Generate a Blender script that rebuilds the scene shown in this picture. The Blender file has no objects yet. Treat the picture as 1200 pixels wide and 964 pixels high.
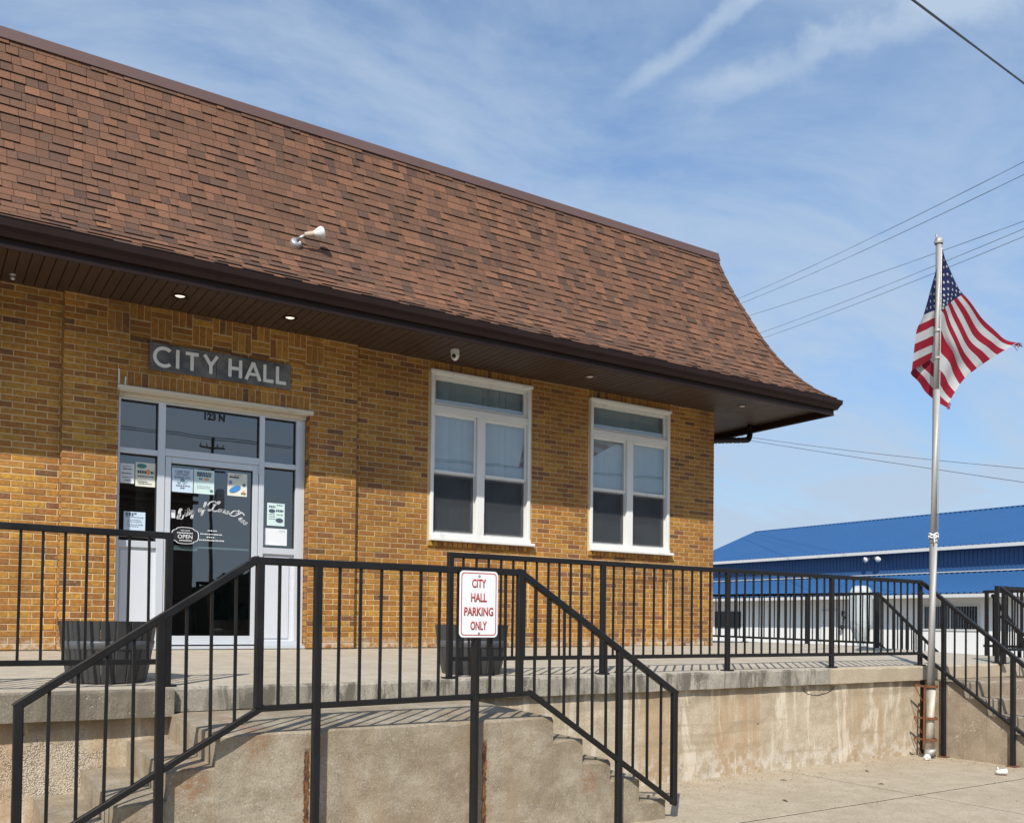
import bpy, bmesh, math, random
from mathutils import Vector, Matrix
rnd = random.Random(7)
S = bpy.context.scene
C = bpy.context.collection

# ------------------------------------------------------------------ camera
CAM = Vector((-10.4096, -10.2803, 0.3430))
RIGHT = Vector((0.8383, -0.5451, 0.0115)); UP = Vector((-0.0204, -0.0104, 0.9997)); FWD = Vector((0.5448, 0.8383, 0.0198))
cd = bpy.data.cameras.new('camera'); cam = bpy.data.objects.new('camera', cd); C.objects.link(cam)
cd.sensor_fit = 'HORIZONTAL'; cd.sensor_width = 36; cd.lens = 1078.4 / 1200 * 36
cd.shift_y = 224 / 1200; cd.clip_start = 0.05; cd.clip_end = 3000
m3 = Matrix((RIGHT, UP, -FWD)).transposed(); cam.matrix_world = Matrix.Translation(CAM) @ m3.to_4x4()
S.camera = cam

# ------------------------------------------------------------------ light
EL = math.radians(42); AZN = math.radians(44.5)          # height of the sun, angle from the facade normal to the left
SUN = Vector((-math.sin(AZN) * math.cos(EL), -math.cos(AZN) * math.cos(EL), math.sin(EL)))
sl = bpy.data.lights.new('sun', 'SUN'); sl.energy = 5.0; sl.angle = math.radians(0.53); sl.color = (1, 0.94, 0.85)
so = bpy.data.objects.new('sun', sl); C.objects.link(so); so.rotation_euler = SUN.to_track_quat('Z', 'Y').to_euler()
S.view_settings.view_transform = 'Standard'; S.view_settings.look = 'None'
S.view_settings.exposure = 0.0; S.view_settings.gamma = 1

w = bpy.data.worlds.new('World'); S.world = w; w.use_nodes = True
nt = w.node_tree; N = nt.nodes; N.clear(); LK = nt.links
def wn(t, **k):
    n = N.new(t)
    for a, b in k.items(): setattr(n, a, b)
    return n
def wmath(op, a, b=None, c=None, clamp=False):
    n = wn('ShaderNodeMath', operation=op); n.use_clamp = clamp
    for i, v in enumerate((a, b, c)):
        if v is None: continue
        if isinstance(v, (int, float)): n.inputs[i].default_value = v
        else: LK.new(v, n.inputs[i])
    return n.outputs[0]
def wdot(v, vec):
    n = wn('ShaderNodeVectorMath', operation='DOT_PRODUCT'); LK.new(v, n.inputs[0]); n.inputs[1].default_value = vec
    return n.outputs['Value']
def wsmooth(v, a, b):
    n = wn('ShaderNodeMapRange', interpolation_type='SMOOTHSTEP'); LK.new(v, n.inputs[0])
    n.inputs[1].default_value = a; n.inputs[2].default_value = b; return n.outputs[0]
sky = wn('ShaderNodeTexSky', sky_type='NISHITA'); sky.sun_disc = False; sky.sun_elevation = EL
sky.sun_rotation = math.atan2(SUN.x, SUN.y); sky.air_density = 1.0; sky.dust_density = 0.05; sky.ozone_density = 2.0
tc = wn('ShaderNodeTexCoord'); D = tc.outputs['Generated']
sepw = wn('ShaderNodeSeparateXYZ'); LK.new(D, sepw.inputs[0])
# project the direction on a cloud layer overhead so that the cirrus shrinks towards the horizon
zz = wmath('ADD', wmath('MAXIMUM', sepw.outputs['Z'], 0.0), 0.16)
cx = wmath('DIVIDE', sepw.outputs['X'], zz); cy = wmath('DIVIDE', sepw.outputs['Y'], zz)
cmb = wn('ShaderNodeCombineXYZ'); LK.new(cx, cmb.inputs[0]); LK.new(cy, cmb.inputs[1])
mp = wn('ShaderNodeMapping'); LK.new(cmb.outputs[0], mp.inputs[0]); mp.inputs['Rotation'].default_value = (0, 0, math.radians(28)); mp.inputs['Scale'].default_value = (0.75, 1.45, 1)
mp.inputs['Location'].default_value = (2.2, 2.9, 0)
n1 = wn('ShaderNodeTexNoise'); LK.new(mp.outputs[0], n1.inputs['Vector']); n1.inputs['Scale'].default_value = 1.5; n1.inputs['Detail'].default_value = 7; n1.inputs['Roughness'].default_value = 0.62; n1.inputs['Distortion'].default_value = 0.5
n2 = wn('ShaderNodeTexNoise'); LK.new(D, n2.inputs['Vector']); n2.inputs['Scale'].default_value = 22; n2.inputs['Detail'].default_value = 6; n2.inputs['Roughness'].default_value = 0.6
n3 = wn('ShaderNodeTexNoise'); LK.new(D, n3.inputs['Vector']); n3.inputs['Scale'].default_value = 6; n3.inputs['Detail'].default_value = 4
base = wmath('MULTIPLY', wsmooth(n1.outputs['Fac'], 0.27, 0.70), 0.70)
def streak(nrm, tan, t0, t1, t2, t3, wid, warp, amp):
    d = wmath('ABSOLUTE', wmath('ADD', wdot(D, nrm), wmath('ADD', wmath('MULTIPLY', wmath('SUBTRACT', n3.outputs['Fac'], 0.5), warp), wmath('MULTIPLY', wmath('SUBTRACT', n2.outputs['Fac'], 0.5), wid * 2.2))))
    t = wdot(D, tan)
    k = wsmooth(d, wid, wid * 0.1)
    k = wmath('MULTIPLY', k, wmath('MULTIPLY', wsmooth(t, t0, t1), wsmooth(t, t3, t2)))
    return wmath('MULTIPLY', k, wmath('MULTIPLY', wmath('ADD', wmath('MULTIPLY', n2.outputs['Fac'], 0.9), 0.25), amp))
st1 = streak((0.6749, -0.0033, -0.7379), (0.47, -0.77, 0.43), -0.065, 0.0, 0.10, 0.24, 0.012, 0.012, 0.60)
st2 = streak((0.5149, 0.1654, -0.8411), (0.52, -0.79, 0.16), -0.15, -0.05, 0.13, 0.34, 0.026, 0.03, 0.50)
fac = wmath('ADD', wmath('ADD', base, st1), st2)
hz = wmath('MULTIPLY', wsmooth(sepw.outputs['Z'], 0.40, 0.0), 0.55)
fac = wmath('MINIMUM', wmath('ADD', wmath('ADD', fac, hz), 0.13), 0.95)
tint = wn('ShaderNodeMix', data_type='RGBA', blend_type='MULTIPLY'); tint.inputs['Factor'].default_value = 1; LK.new(sky.outputs[0], tint.inputs['A']); tb = wn('ShaderNodeMix', data_type='RGBA'); LK.new(wsmooth(sepw.outputs['Z'], 0.02, 0.36), tb.inputs['Factor']); tb.inputs['A'].default_value = (1.0, 1.2, 1.32, 1); tb.inputs['B'].default_value = (1.06, 1.55, 1.93, 1); LK.new(tb.outputs['Result'], tint.inputs['B'])
mixc = wn('ShaderNodeMix', data_type='RGBA'); LK.new(fac, mixc.inputs['Factor']); LK.new(tint.outputs['Result'], mixc.inputs['A']); mixc.inputs['B'].default_value = (5.6, 7.0, 8.8, 1)
bgn = wn('ShaderNodeBackground'); bgn.inputs['Strength'].default_value = 0.088; LK.new(mixc.outputs['Result'], bgn.inputs['Color'])
wo = wn('ShaderNodeOutputWorld'); LK.new(bgn.outputs[0], wo.inputs[0])

# ------------------------------------------------------------------ helpers
class MB:
    def __init__(s): s.v = []; s.f = []; s.m = []; s.c = None
    def add(s, vs, fs, mi=0, col=None):
        b = len(s.v); s.v += [tuple(v) for v in vs]
        for f in fs: s.f.append(tuple(b + i for i in f)); s.m.append(mi)
        if col is not None:
            if s.c is None: s.c = []
            s.c += [col] * len(vs)
        return s
    def box(s, x0, x1, y0, y1, z0, z1, mi=0, col=None):
        vs = [(x0,y0,z0),(x1,y0,z0),(x1,y1,z0),(x0,y1,z0),(x0,y0,z1),(x1,y0,z1),(x1,y1,z1),(x0,y1,z1)]
        return s.add(vs, [(0,3,2,1),(4,5,6,7),(0,1,5,4),(1,2,6,5),(2,3,7,6),(3,0,4,7)], mi, col)
    def cbox(s, x0, x1, y0, y1, z0, z1, c, mi=0):          # box with all twelve edges chamfered
        bm = bmesh.new(); bmesh.ops.create_cube(bm, size=1)
        for v in bm.verts: v.co = Vector(((x0+x1)/2 + v.co.x*(x1-x0), (y0+y1)/2 + v.co.y*(y1-y0), (z0+z1)/2 + v.co.z*(z1-z0)))
        bmesh.ops.bevel(bm, geom=bm.edges[:], offset=c, segments=1, affect='EDGES', profile=0.5)
        bm.verts.index_update(); s.add([v.co[:] for v in bm.verts], [[v.index for v in f.verts] for f in bm.faces], mi); bm.free(); return s
    def bar(s, p, q, w, h, mi=0, up=(0,0,1), ch=0.12):       # square bar with chamfered long edges
        p = Vector(p); q = Vector(q); d = (q - p).normalized(); u = Vector(up)
        if abs(d.dot(u)) > 0.95: u = Vector((0,1,0))
        r = d.cross(u).normalized(); u = r.cross(d).normalized(); k = 1 - ch * 2
        oc = [(-.5*k,-.5),(.5*k,-.5),(.5,-.5*k),(.5,.5*k),(.5*k,.5),(-.5*k,.5),(-.5,.5*k),(-.5,-.5*k)]
        vs = [e + r*a*w + u*b*h for e in (p, q) for a, b in oc]
        return s.add(vs, [(i, (i+1)%8, 8+(i+1)%8, 8+i) for i in range(8)] + [tuple(range(7,-1,-1)), tuple(range(8,16))], mi)
    def tube(s, pts, r, n=8, mi=0, caps=True):
        pts = [Vector(p) for p in pts]; rings = []; rr = r if isinstance(r, (list, tuple)) else [r]*len(pts)
        ref = None
        for i, p in enumerate(pts):
            d = (pts[min(i+1, len(pts)-1)] - pts[max(i-1, 0)]).normalized()
            if ref is None: ref = Vector((0,0,1)) if abs(d.z) < .9 else Vector((1,0,0))
            a = d.cross(ref).normalized(); b = d.cross(a).normalized(); ref = b.cross(d) * 1.0 if b.cross(d).length > .1 else ref
            rings.append([p + (a*math.cos(2*math.pi*k/n) + b*math.sin(2*math.pi*k/n))*rr[i] for k in range(n)])
        vs = [v for g in rings for v in g]; fs = []
        for i in range(len(pts)-1):
            for k in range(n): fs.append((i*n+k, i*n+(k+1)%n, (i+1)*n+(k+1)%n, (i+1)*n+k))
        if caps: fs += [tuple(range(n-1,-1,-1)), tuple(range((len(pts)-1)*n, len(pts)*n))]
        return s.add(vs, fs, mi)
    def lathe(s, prof, c, n=24, mi=0, a0=0, a1=2*math.pi):
        full = abs(a1 - a0 - 2*math.pi) < 1e-6; k = n if full else n + 1; vs = []; fs = []
        for r, z in prof:
            for i in range(k):
                a = a0 + (a1-a0)*i/n; vs.append((c[0]+r*math.cos(a), c[1]+r*math.sin(a), c[2]+z))
        for j in range(len(prof)-1):
            for i in range(n): fs.append((j*k+i, j*k+(i+1)%k, (j+1)*k+(i+1)%k, (j+1)*k+i))
        return s.add(vs, fs, mi)
    def prism(s, poly, y0, y1, mi=0):                         # polygon in x,z pushed along y
        n = len(poly); vs = [(x, y0, z) for x, z in poly] + [(x, y1, z) for x, z in poly]
        return s.add(vs, [tuple(range(n)), tuple(range(2*n-1, n-1, -1))] + [(i, n+i, n+(i+1)%n, (i+1)%n) for i in range(n)], mi)
    def mesh(s, name, mats, smooth=False):
        me = bpy.data.meshes.new(name); me.from_pydata(s.v, [], s.f)
        if not isinstance(mats, (list, tuple)): mats = [mats]
        for m in mats: me.materials.append(m)
        if len(mats) > 1: me.polygons.foreach_set('material_index', s.m)
        if smooth: me.polygons.foreach_set('use_smooth', [True]*len(s.f))
        if s.c:
            a = me.color_attributes.new('Col', 'FLOAT_COLOR', 'POINT'); a.data.foreach_set('color', [x for c in s.c for x in (*c, 1.0)])
        me.update(); return me
    def build(s, name, mats, parent=None, smooth=False, kind=None):
        return link(name, s.mesh(name, mats, smooth), parent, kind)
def link(name, me, parent=None, kind=None):
    o = bpy.data.objects.new(name, me); C.objects.link(o)
    if parent: o.parent = parent
    if kind: o['kind'] = kind
    return o
def tag(o, label, cat, group=None):
    o['label'] = label; o['category'] = cat
    if group: o['group'] = group
    return o
def thing(name, label, cat, loc=(0,0,0), group=None):
    o = bpy.data.objects.new(name, None); C.objects.link(o); o.empty_display_size = 0.2; o.location = loc
    return tag(o, label, cat, group)
def subdivide_bend(o): pass
def spline(pts, n=8):
    out = []; P = [Vector(p) for p in pts]
    for i in range(len(P)-1):
        a, b, c, d = P[max(i-1,0)], P[i], P[i+1], P[min(i+2,len(P)-1)]
        for k in range(n):
            t = k/n; out.append(.5*((2*b)+(c-a)*t+(2*a-5*b+4*c-d)*t*t+(3*b-a-3*c+d)*t**3))
    out.append(P[-1]); return out
def proj(p):
    d = Vector(p) - CAM; z = d.dot(FWD)
    if z < .1: return None
    return 600 + 1078.4*d.dot(RIGHT)/z, 706 - 1078.4*d.dot(UP)/z, z
FREE = []
def text_mesh(t, size, ext, bold=0.0, sx=1.0, shear=0.0, spacing=1.0):
    cu = bpy.data.curves.new('text', 'FONT'); cu.body = t; cu.size = size; cu.extrude = ext; cu.offset = bold; cu.shear = shear
    cu.align_x = 'CENTER'; cu.align_y = 'CENTER'; cu.space_character = spacing; cu.resolution_u = 4
    o = bpy.data.objects.new('text', cu); C.objects.link(o)
    dg = bpy.context.evaluated_depsgraph_get(); me = bpy.data.meshes.new_from_object(o.evaluated_get(dg))
    bpy.data.objects.remove(o); bpy.data.curves.remove(cu)
    xs = [v.co.x for v in me.vertices]; ys = [v.co.y for v in me.vertices]
    cxx = (min(xs)+max(xs))/2; cyy = (min(ys)+max(ys))/2
    for v in me.vertices: v.co = Vector(((v.co.x-cxx)*sx, -v.co.z, v.co.y-cyy))     # stand it up facing -y
    return me, (max(xs)-min(xs))*sx, max(ys)-min(ys)
def text(t, loc, h, width, m, parent, name='letter', ext=0.002, bold=0.0):
    me, ww, hh = text_mesh(t, 1.0, 0.0, bold)
    for v in me.vertices: v.co = Vector((v.co.x*width/ww, v.co.y, v.co.z*h/hh))
    bm = bmesh.new(); bm.from_mesh(me); r = bmesh.ops.extrude_face_region(bm, geom=bm.faces[:])
    for e in r['geom']:
        if isinstance(e, bmesh.types.BMVert): e.co.y -= ext
    bmesh.ops.recalc_face_normals(bm, faces=bm.faces[:]); bm.to_mesh(me); bm.free()
    me.materials.clear(); me.materials.append(m); o = link(name, me, parent); o.location = loc; return o

# ------------------------------------------------------------------ materials
class M:
    def __init__(s, name, rough=0.6, metal=0.0, spec=None):
        s.m = bpy.data.materials.new(name); s.m.use_nodes = True; s.t = s.m.node_tree; s.n = s.t.nodes; s.l = s.t.links
        s.b = s.n['Principled BSDF']; s.b.inputs['Roughness'].default_value = rough; s.b.inputs['Metallic'].default_value = metal
        if spec is not None: s.b.inputs['Specular IOR Level'].default_value = spec
        g = s.n.new('ShaderNodeNewGeometry'); s.pos = g.outputs['Position']
    def put(s, sock, v):
        if hasattr(v, 'node'): s.l.new(v, sock)
        elif isinstance(v, (tuple, list)): sock.default_value = (*v, 1) if len(v) == 3 and len(sock.default_value) == 4 else v
        else: sock.default_value = v
    def scl(s, sc, loc=(0,0,0)):
        n = s.n.new('ShaderNodeMapping'); s.l.new(s.pos, n.inputs[0]); n.inputs['Scale'].default_value = sc; n.inputs['Location'].default_value = loc; return n.outputs[0]
    def noise(s, scale, detail=4, rough=0.55, vec=None, dist=0.0):
        n = s.n.new('ShaderNodeTexNoise'); s.l.new(vec or s.pos, n.inputs['Vector']); n.inputs['Scale'].default_value = scale
        n.inputs['Detail'].default_value = detail; n.inputs['Roughness'].default_value = rough; n.inputs['Distortion'].default_value = dist; return n.outputs['Fac']
    def vor(s, scale, feat='F1', vec=None, out='Distance'):
        n = s.n.new('ShaderNodeTexVoronoi'); n.feature = feat; s.l.new(vec or s.pos, n.inputs['Vector']); n.inputs['Scale'].default_value = scale; return n.outputs[out]
    def rng(s, v, a, b, c=0.0, d=1.0, smooth=True):
        n = s.n.new('ShaderNodeMapRange'); n.interpolation_type = 'SMOOTHSTEP' if smooth else 'LINEAR'; s.l.new(v, n.inputs[0])
        for i, x in enumerate((a, b, c, d)): n.inputs[1+i].default_value = x
        return n.outputs[0]
    def math(s, op, a, b=0.0, clamp=False):
        n = s.n.new('ShaderNodeMath'); n.operation = op; n.use_clamp = clamp; s.put(n.inputs[0], a); s.put(n.inputs[1], b); return n.outputs[0]
    def mix(s, f, a, b, blend='MIX'):
        n = s.n.new('ShaderNodeMix'); n.data_type = 'RGBA'; n.blend_type = blend; s.put(n.inputs['Factor'], f); s.put(n.inputs['A'], a); s.put(n.inputs['B'], b); return n.outputs['Result']
    def ramp(s, v, stops):
        n = s.n.new('ShaderNodeValToRGB'); s.l.new(v, n.inputs[0]); e = n.color_ramp.elements
        while len(e) < len(stops): e.new(.5)
        for x, (p, c) in zip(e, stops): x.position = p; x.color = (*c, 1)
        return n.outputs[0]
    def xyz(s):
        n = s.n.new('ShaderNodeSeparateXYZ'); s.l.new(s.pos, n.inputs[0]); return n.outputs
    def attr(s, a='Col'):
        n = s.n.new('ShaderNodeAttribute'); n.attribute_name = a; return n.outputs['Color']
    def col(s, c): s.put(s.b.inputs['Base Color'], c); return s
    def bump(s, h, strength=0.4, dist=0.01):
        n = s.n.new('ShaderNodeBump'); n.inputs['Strength'].default_value = strength; n.inputs['Distance'].default_value = dist; s.l.new(h, n.inputs['Height'])
        s.l.new(n.outputs[0], s.b.inputs['Normal']); return s
def simple(name, c, rough=0.6, metal=0.0, var=0.12, scale=6.0, bump=0.0, bscale=40, spec=None):
    k = M(name, rough, metal, spec); f = k.noise(scale, 5)
    k.col(k.mix(f, tuple(x*(1-var) for x in c), tuple(min(1, x*(1+var)) for x in c)))
    if bump: k.bump(k.noise(bscale, 4), bump, 0.01)
    return k.m

def weather(k, c):
    x, y, z = k.xyz(); big = k.noise(.8, 5, .6, k.scl((1, 1, .6)), .4); run = k.noise(3.2, 6, .65, k.scl((1.5, 1.5, .13)), .5)
    c = k.mix(k.rng(big, .35, .68), k.mix(1.0, c, (.80, .79, .78), 'MULTIPLY'), k.mix(1.0, c, (1.10, 1.10, 1.08), 'MULTIPLY'))
    c = k.mix(k.rng(run, .55, .72, 0, .35), c, (.13, .085, .045))
    return k.mix(k.math('MULTIPLY', k.rng(z, .16, .02), k.rng(k.noise(9, 5, .7), .42, .60, 0, .75)), c, (.56, .50, .40))       # lime bloom along the foot
# brick: each brick's own fired colour is an attribute, mottled by noise
k = M('brick', 0.78); a = k.attr(); f = k.noise(26, 5, .65); g = k.noise(150, 3)
c = k.mix(k.rng(f, .36, .68), k.mix(1.0, a, (.80, .74, .70), 'MULTIPLY'), k.mix(1.0, a, (1.13, 1.14, 1.12), 'MULTIPLY'))
c = k.mix(k.rng(k.noise(17, 4, .6, k.scl((1, 1, 1.6), (3, 5, 1))), .52, .66, 0, .55), c, (.22, .105, .055)); c = k.mix(k.rng(k.noise(21, 3, .6, k.scl((1, 1, 1.4), (9, 2, 4))), .58, .70, 0, .5), c, (.47, .27, .055)); c = k.mix(k.rng(k.noise(75, 4, .75), .60, .74, 0, .5), c, (.13, .075, .04)); c = weather(k, c); k.col(c).bump(k.math('ADD', g, k.math('MULTIPLY', f, .6)), .35, .004); BRICK = k.m
k = M('mortar', 0.9); f = k.noise(9, 5); k.col(weather(k, k.mix(f, (.50, .365, .19), (.70, .54, .31)))).bump(k.noise(180, 3), .4, .003); MORTAR = k.m
# shingles: granule speckle over each tab's own colour
k = M('asphalt_shingle', 0.9, spec=.25); a = k.attr(); g = k.noise(170, 2, .8); f = k.noise(2.2, 4)
c = k.mix(k.rng(g, .35, .66), k.mix(1.0, a, (.62, .60, .60), 'MULTIPLY'), k.mix(1.0, a, (1.42, 1.40, 1.38), 'MULTIPLY'))
c = k.mix(k.rng(k.noise(1.1, 4, .6, k.scl((2.2, .5, .5))), .5, .8, 0, .22), c, (.10, .075, .065)); k.col(c).bump(g, .5, .004); SHINGLE = k.m; CUT = simple('shingle_cut_edge', (.018, .015, .014), .95)
def conc(name, lo, hi, stain, sp=0.5, extra=None, rough=.88, fine=(.45, .006)):
    k = M(name, rough, spec=.3); big = k.noise(.9, 5, .6, dist=.4); mid = k.noise(5.5, 6, .65); fi = k.noise(70, 4, .8)
    c = k.mix(k.rng(mid, .3, .7), lo, hi); c = k.mix(k.rng(big, .48, .75, 0, sp), c, stain)
    c = k.mix(k.rng(fi, .3, .7), k.mix(1.0, c, (.77, .76, .74), 'MULTIPLY'), k.mix(1.0, c, (1.19, 1.19, 1.19), 'MULTIPLY'))
    pv = k.vor(46); c = k.mix(k.math('MULTIPLY', k.rng(pv, .22, .10), k.rng(k.noise(4, 4), .42, .62, 0, .6)), c, (.66, .62, .54))
    sk = k.vor(38); c = k.mix(k.rng(sk, .10, .05, 0, .55), c, (.30, .28, .25))                    # aggregate and pits
    h = k.math('ADD', k.math('MULTIPLY', fi, .5), k.math('ADD', mid, k.math('MULTIPLY', k.rng(sk, .05, .16), .35)))
    if extra: c, h = extra(k, c, h)
    k.col(c).bump(h, *fine); return k.m
def tread_wear(k, c, h):
    d = k.vor(2.6, vec=k.scl((1, 1.7, 1))); return k.mix(k.rng(k.noise(14, 5, .7), .55, .74, 0, .3), c, (.62, .56, .47)), h
DECK = conc('deck_concrete', (.42, .365, .28), (.51, .45, .36), (.33, .28, .21), .4, tread_wear)
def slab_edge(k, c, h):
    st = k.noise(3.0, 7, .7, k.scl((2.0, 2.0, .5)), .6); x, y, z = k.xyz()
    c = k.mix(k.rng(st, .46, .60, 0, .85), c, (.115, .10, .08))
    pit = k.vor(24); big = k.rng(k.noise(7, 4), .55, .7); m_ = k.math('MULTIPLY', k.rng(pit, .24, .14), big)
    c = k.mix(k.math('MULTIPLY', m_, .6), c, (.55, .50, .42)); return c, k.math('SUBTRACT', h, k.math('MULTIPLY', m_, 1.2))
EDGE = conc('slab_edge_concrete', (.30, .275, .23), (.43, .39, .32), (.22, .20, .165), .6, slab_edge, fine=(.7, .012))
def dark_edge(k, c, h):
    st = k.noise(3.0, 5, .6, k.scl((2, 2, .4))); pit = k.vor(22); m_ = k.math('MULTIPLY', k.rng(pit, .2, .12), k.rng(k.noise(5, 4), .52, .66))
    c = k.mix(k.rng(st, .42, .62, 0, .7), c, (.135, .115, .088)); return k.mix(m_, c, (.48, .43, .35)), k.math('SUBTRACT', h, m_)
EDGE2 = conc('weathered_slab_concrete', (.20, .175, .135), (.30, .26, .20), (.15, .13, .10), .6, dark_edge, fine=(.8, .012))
def wall_stain(k, c, h):
    x, y, z = k.xyz()
    s1 = k.noise(2.2, 7, .68, k.scl((1.6, 1, .16)), .7); s2 = k.noise(3.6, 7, .68, k.scl((1.4, 1, .2), (7, 0, 0)), .8)
    c = k.mix(k.rng(s1, .47, .62, 0, .7), c, (.42, .275, .15))               # rusty orange runs
    c = k.mix(k.rng(s2, .54, .62, 0, .8), c, (.66, .58, .46))                # pale lime runs
    c = k.mix(k.math('MULTIPLY', k.rng(z, -.50, -.30), k.rng(s2, .62, .40, 0, .6)), c, (.22, .18, .13))
    lo = k.math('MULTIPLY', k.rng(z, -.78, -1.1), k.rng(k.noise(11, 5, .7), .46, .60, 0, .8)); c = k.mix(lo, c, (.60, .55, .48))
    fm = k.noise(5, 3, .5, k.scl((.12, 1, 2.6))); c = k.mix(k.rng(fm, .56, .66, 0, .4), c, (.33, .26, .175))
    hole = k.vor(3.2, vec=k.scl((1, .2, 1.1))); c = k.mix(k.rng(hole, .055, .03, 0, .75), c, (.11, .075, .05))
    agg = k.vor(110); pm = k.math('MULTIPLY', k.rng(k.math('ABSOLUTE', k.math('ADD', x, k.math('ADD', 9.72, k.math('MULTIPLY', k.math('SUBTRACT', k.noise(4, 5), .5), 1.3)))), .30, .12),
                                 k.rng(k.math('ABSOLUTE', k.math('ADD', z, k.math('ADD', .60, k.math('MULTIPLY', k.math('SUBTRACT', k.noise(5, 5), .5), 1.0)))), .22, .06))
    c = k.mix(k.math('MULTIPLY', pm, k.rng(agg, .6, .1, 0, .8)), c, (.72, .67, .60)); c = k.mix(k.math('MULTIPLY', pm, k.rng(agg, .45, .7, 0, .45)), c, (.20, .16, .11))
    h = k.math('ADD', h, k.math('MULTIPLY', pm, k.math('MULTIPLY', agg, -1.5)))
    return c, h
WALLC = conc('stained_wall_concrete', (.42, .35, .245), (.55, .47, .35), (.36, .275, .175), .55, wall_stain, fine=(.55, .010))
def stair_stain(k, c, h):
    x, y, z = k.xyz(); wob = k.math('MULTIPLY', k.math('SUBTRACT', k.noise(26, 6, .75), .5), .055)
    s1 = k.noise(3.0, 5, .65, k.scl((1.3, 1.3, .22))); c = k.mix(k.rng(s1, .50, .70, 0, .5), c, (.335, .235, .14))
    c = k.mix(k.math('MULTIPLY', k.rng(k.noise(12, 5, .7, k.scl((1, 1, .7))), .58, .74, 0, .5), 1.0), c, (.56, .51, .42))
    rust = k.noise(34, 5, .7, k.scl((1, 1, .35)))
    for xb, zb, rb in ((-8.72, -.375, .13), (-9.10, -.58, .16), (-6.30, -.80, .12)):       # rusty blotches under the tread edges
        dx = k.math('MULTIPLY', k.math('SUBTRACT', x, xb), 1.0); dz = k.math('MULTIPLY', k.math('SUBTRACT', z, zb), .8); dd = k.math('SQRT', k.math('ADD', k.math('MULTIPLY', dx, dx), k.math('MULTIPLY', dz, dz)))
        c = k.mix(k.math('MULTIPLY', k.rng(dd, rb, rb*.15), k.rng(k.noise(18, 6, .7), .38, .62, 0, .75)), c, (.27, .125, .055))
    fl_ = k.noise(2.4, 6, .65, k.scl((.5, .5, 1.3), (4, 0, 2)), .5); c = k.mix(k.rng(fl_, .50, .64, 0, .45), c, (.25, .195, .125)); c = k.mix(k.rng(fl_, .42, .32, 0, .35), c, (.50, .455, .37))
    for xr, zt in ((-8.424, -.44), (-7.183, -.46), (-6.03, -.93)):
        d = k.math('ABSOLUTE', k.math('ADD', k.math('SUBTRACT', x, xr), wob))
        band = k.math('MULTIPLY', k.rng(d, .019, .011), k.rng(z, zt + .02, zt - .03)); fr = k.math('MULTIPLY', k.rng(y, -4.90, -4.99), band)
        c = k.mix(fr, c, k.mix(k.rng(rust, .40, .60), (.055, .022, .014), (.20, .085, .035)))
        halo = k.math('MULTIPLY', k.math('MULTIPLY', k.rng(d, .10, .02), k.rng(z, zt + .1, zt - .2)), k.rng(rust, .4, .7, 0, .6)); c = k.mix(halo, c, (.30, .15, .065))
        h = k.math('SUBTRACT', h, k.math('MULTIPLY', fr, k.math('MULTIPLY', rust, 2)))
    return c, h
STAIR = conc('stair_concrete', (.25, .205, .145), (.42, .365, .28), (.21, .16, .10), .6, stair_stain, fine=(.8, .010))
def string_patch(k, c, h):
    pm = k.rng(k.noise(2.6, 4), .50, .64); sp = k.vor(34); c = k.mix(k.math('MULTIPLY', pm, k.rng(sp, .34, .16, 0, .8)), c, (.56, .52, .46)); return c, h
STRINGER = conc('step_concrete', (.26, .205, .145), (.36, .29, .21), (.22, .165, .11), .6, string_patch, fine=(.8, .010))
WALK = conc('sidewalk_concrete', (.40, .33, .235), (.475, .40, .295), (.34, .275, .19), .5, tread_wear, fine=(.35, .005))
k = M('asphalt', .95); f = k.noise(.6, 5); g = k.noise(120, 3, .8); k.col(k.mix(k.rng(g, .3, .7), k.mix(f, (.045, .045, .047), (.075, .073, .07)), (.13, .125, .12))).bump(g, .5, .008); ASPH = k.m; LOT = simple('lot_gravel', (.30, .28, .245), .95, 0, .15, .5, .4, 30)
k = M('black_painted_steel', .38, 0, .3); f = k.noise(3, 4); c = k.mix(f, (.007, .007, .008), (.016, .0155, .0155))
c = k.mix(k.rng(k.noise(24, 6, .75), .66, .76, 0, .85), c, (.12, .055, .025)); k.col(c); k.put(k.b.inputs['Roughness'], k.rng(k.noise(9, 5), .3, .7, .30, .55)); k.bump(k.noise(60, 4), .12, .003); BLACK = k.m
k = M('white_window_paint', .45); f = k.noise(5, 5); d = k.noise(3, 5, .6, k.scl((3, 3, .5)))
k.col(k.mix(k.rng(d, .56, .75, 0, .45), k.mix(f, (.70, .70, .67), (.78, .78, .76)), (.46, .42, .35))); WHITE = k.m
k = M('cream_lintel_paint', .55); d = k.noise(4, 5, .65, k.scl((1, 1, 2))); k.col(k.mix(k.rng(d, .5, .75, 0, .5), (.66, .60, .48), (.42, .36, .26))).bump(k.noise(70, 4), .3, .004); CREAM = k.m
ALU = simple('storefront_aluminium', (.62, .65, .68), .38, .25, .06, 3)
PANEL = simple('panel_paint', (.60, .62, .66), .5, 0, .05, 3)
k = M('soffit_vinyl', .55); f = k.noise(3.5, 6, .65, k.scl((1.5, .6, 1))); k.col(k.mix(f, (.034, .020, .014), (.082, .052, .034))).bump(k.noise(50, 4, vec=k.scl((4, .4, 1))), .15, .003); SOFFIT = k.m
k = M('brown_gutter_metal', .48, 0, .18); f = k.noise(2.5, 5); k.col(k.mix(f, (.017, .0085, .0075), (.028, .0155, .0135))); GUTTER = k.m
k = M('brown_flashing_metal', .5); f = k.noise(1.4, 5); k.col(k.mix(f, (.095, .055, .046), (.145, .085, .072))); FLASH = k.m
RUBBER = simple('black_gasket', (.012, .012, .014), .6)
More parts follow.
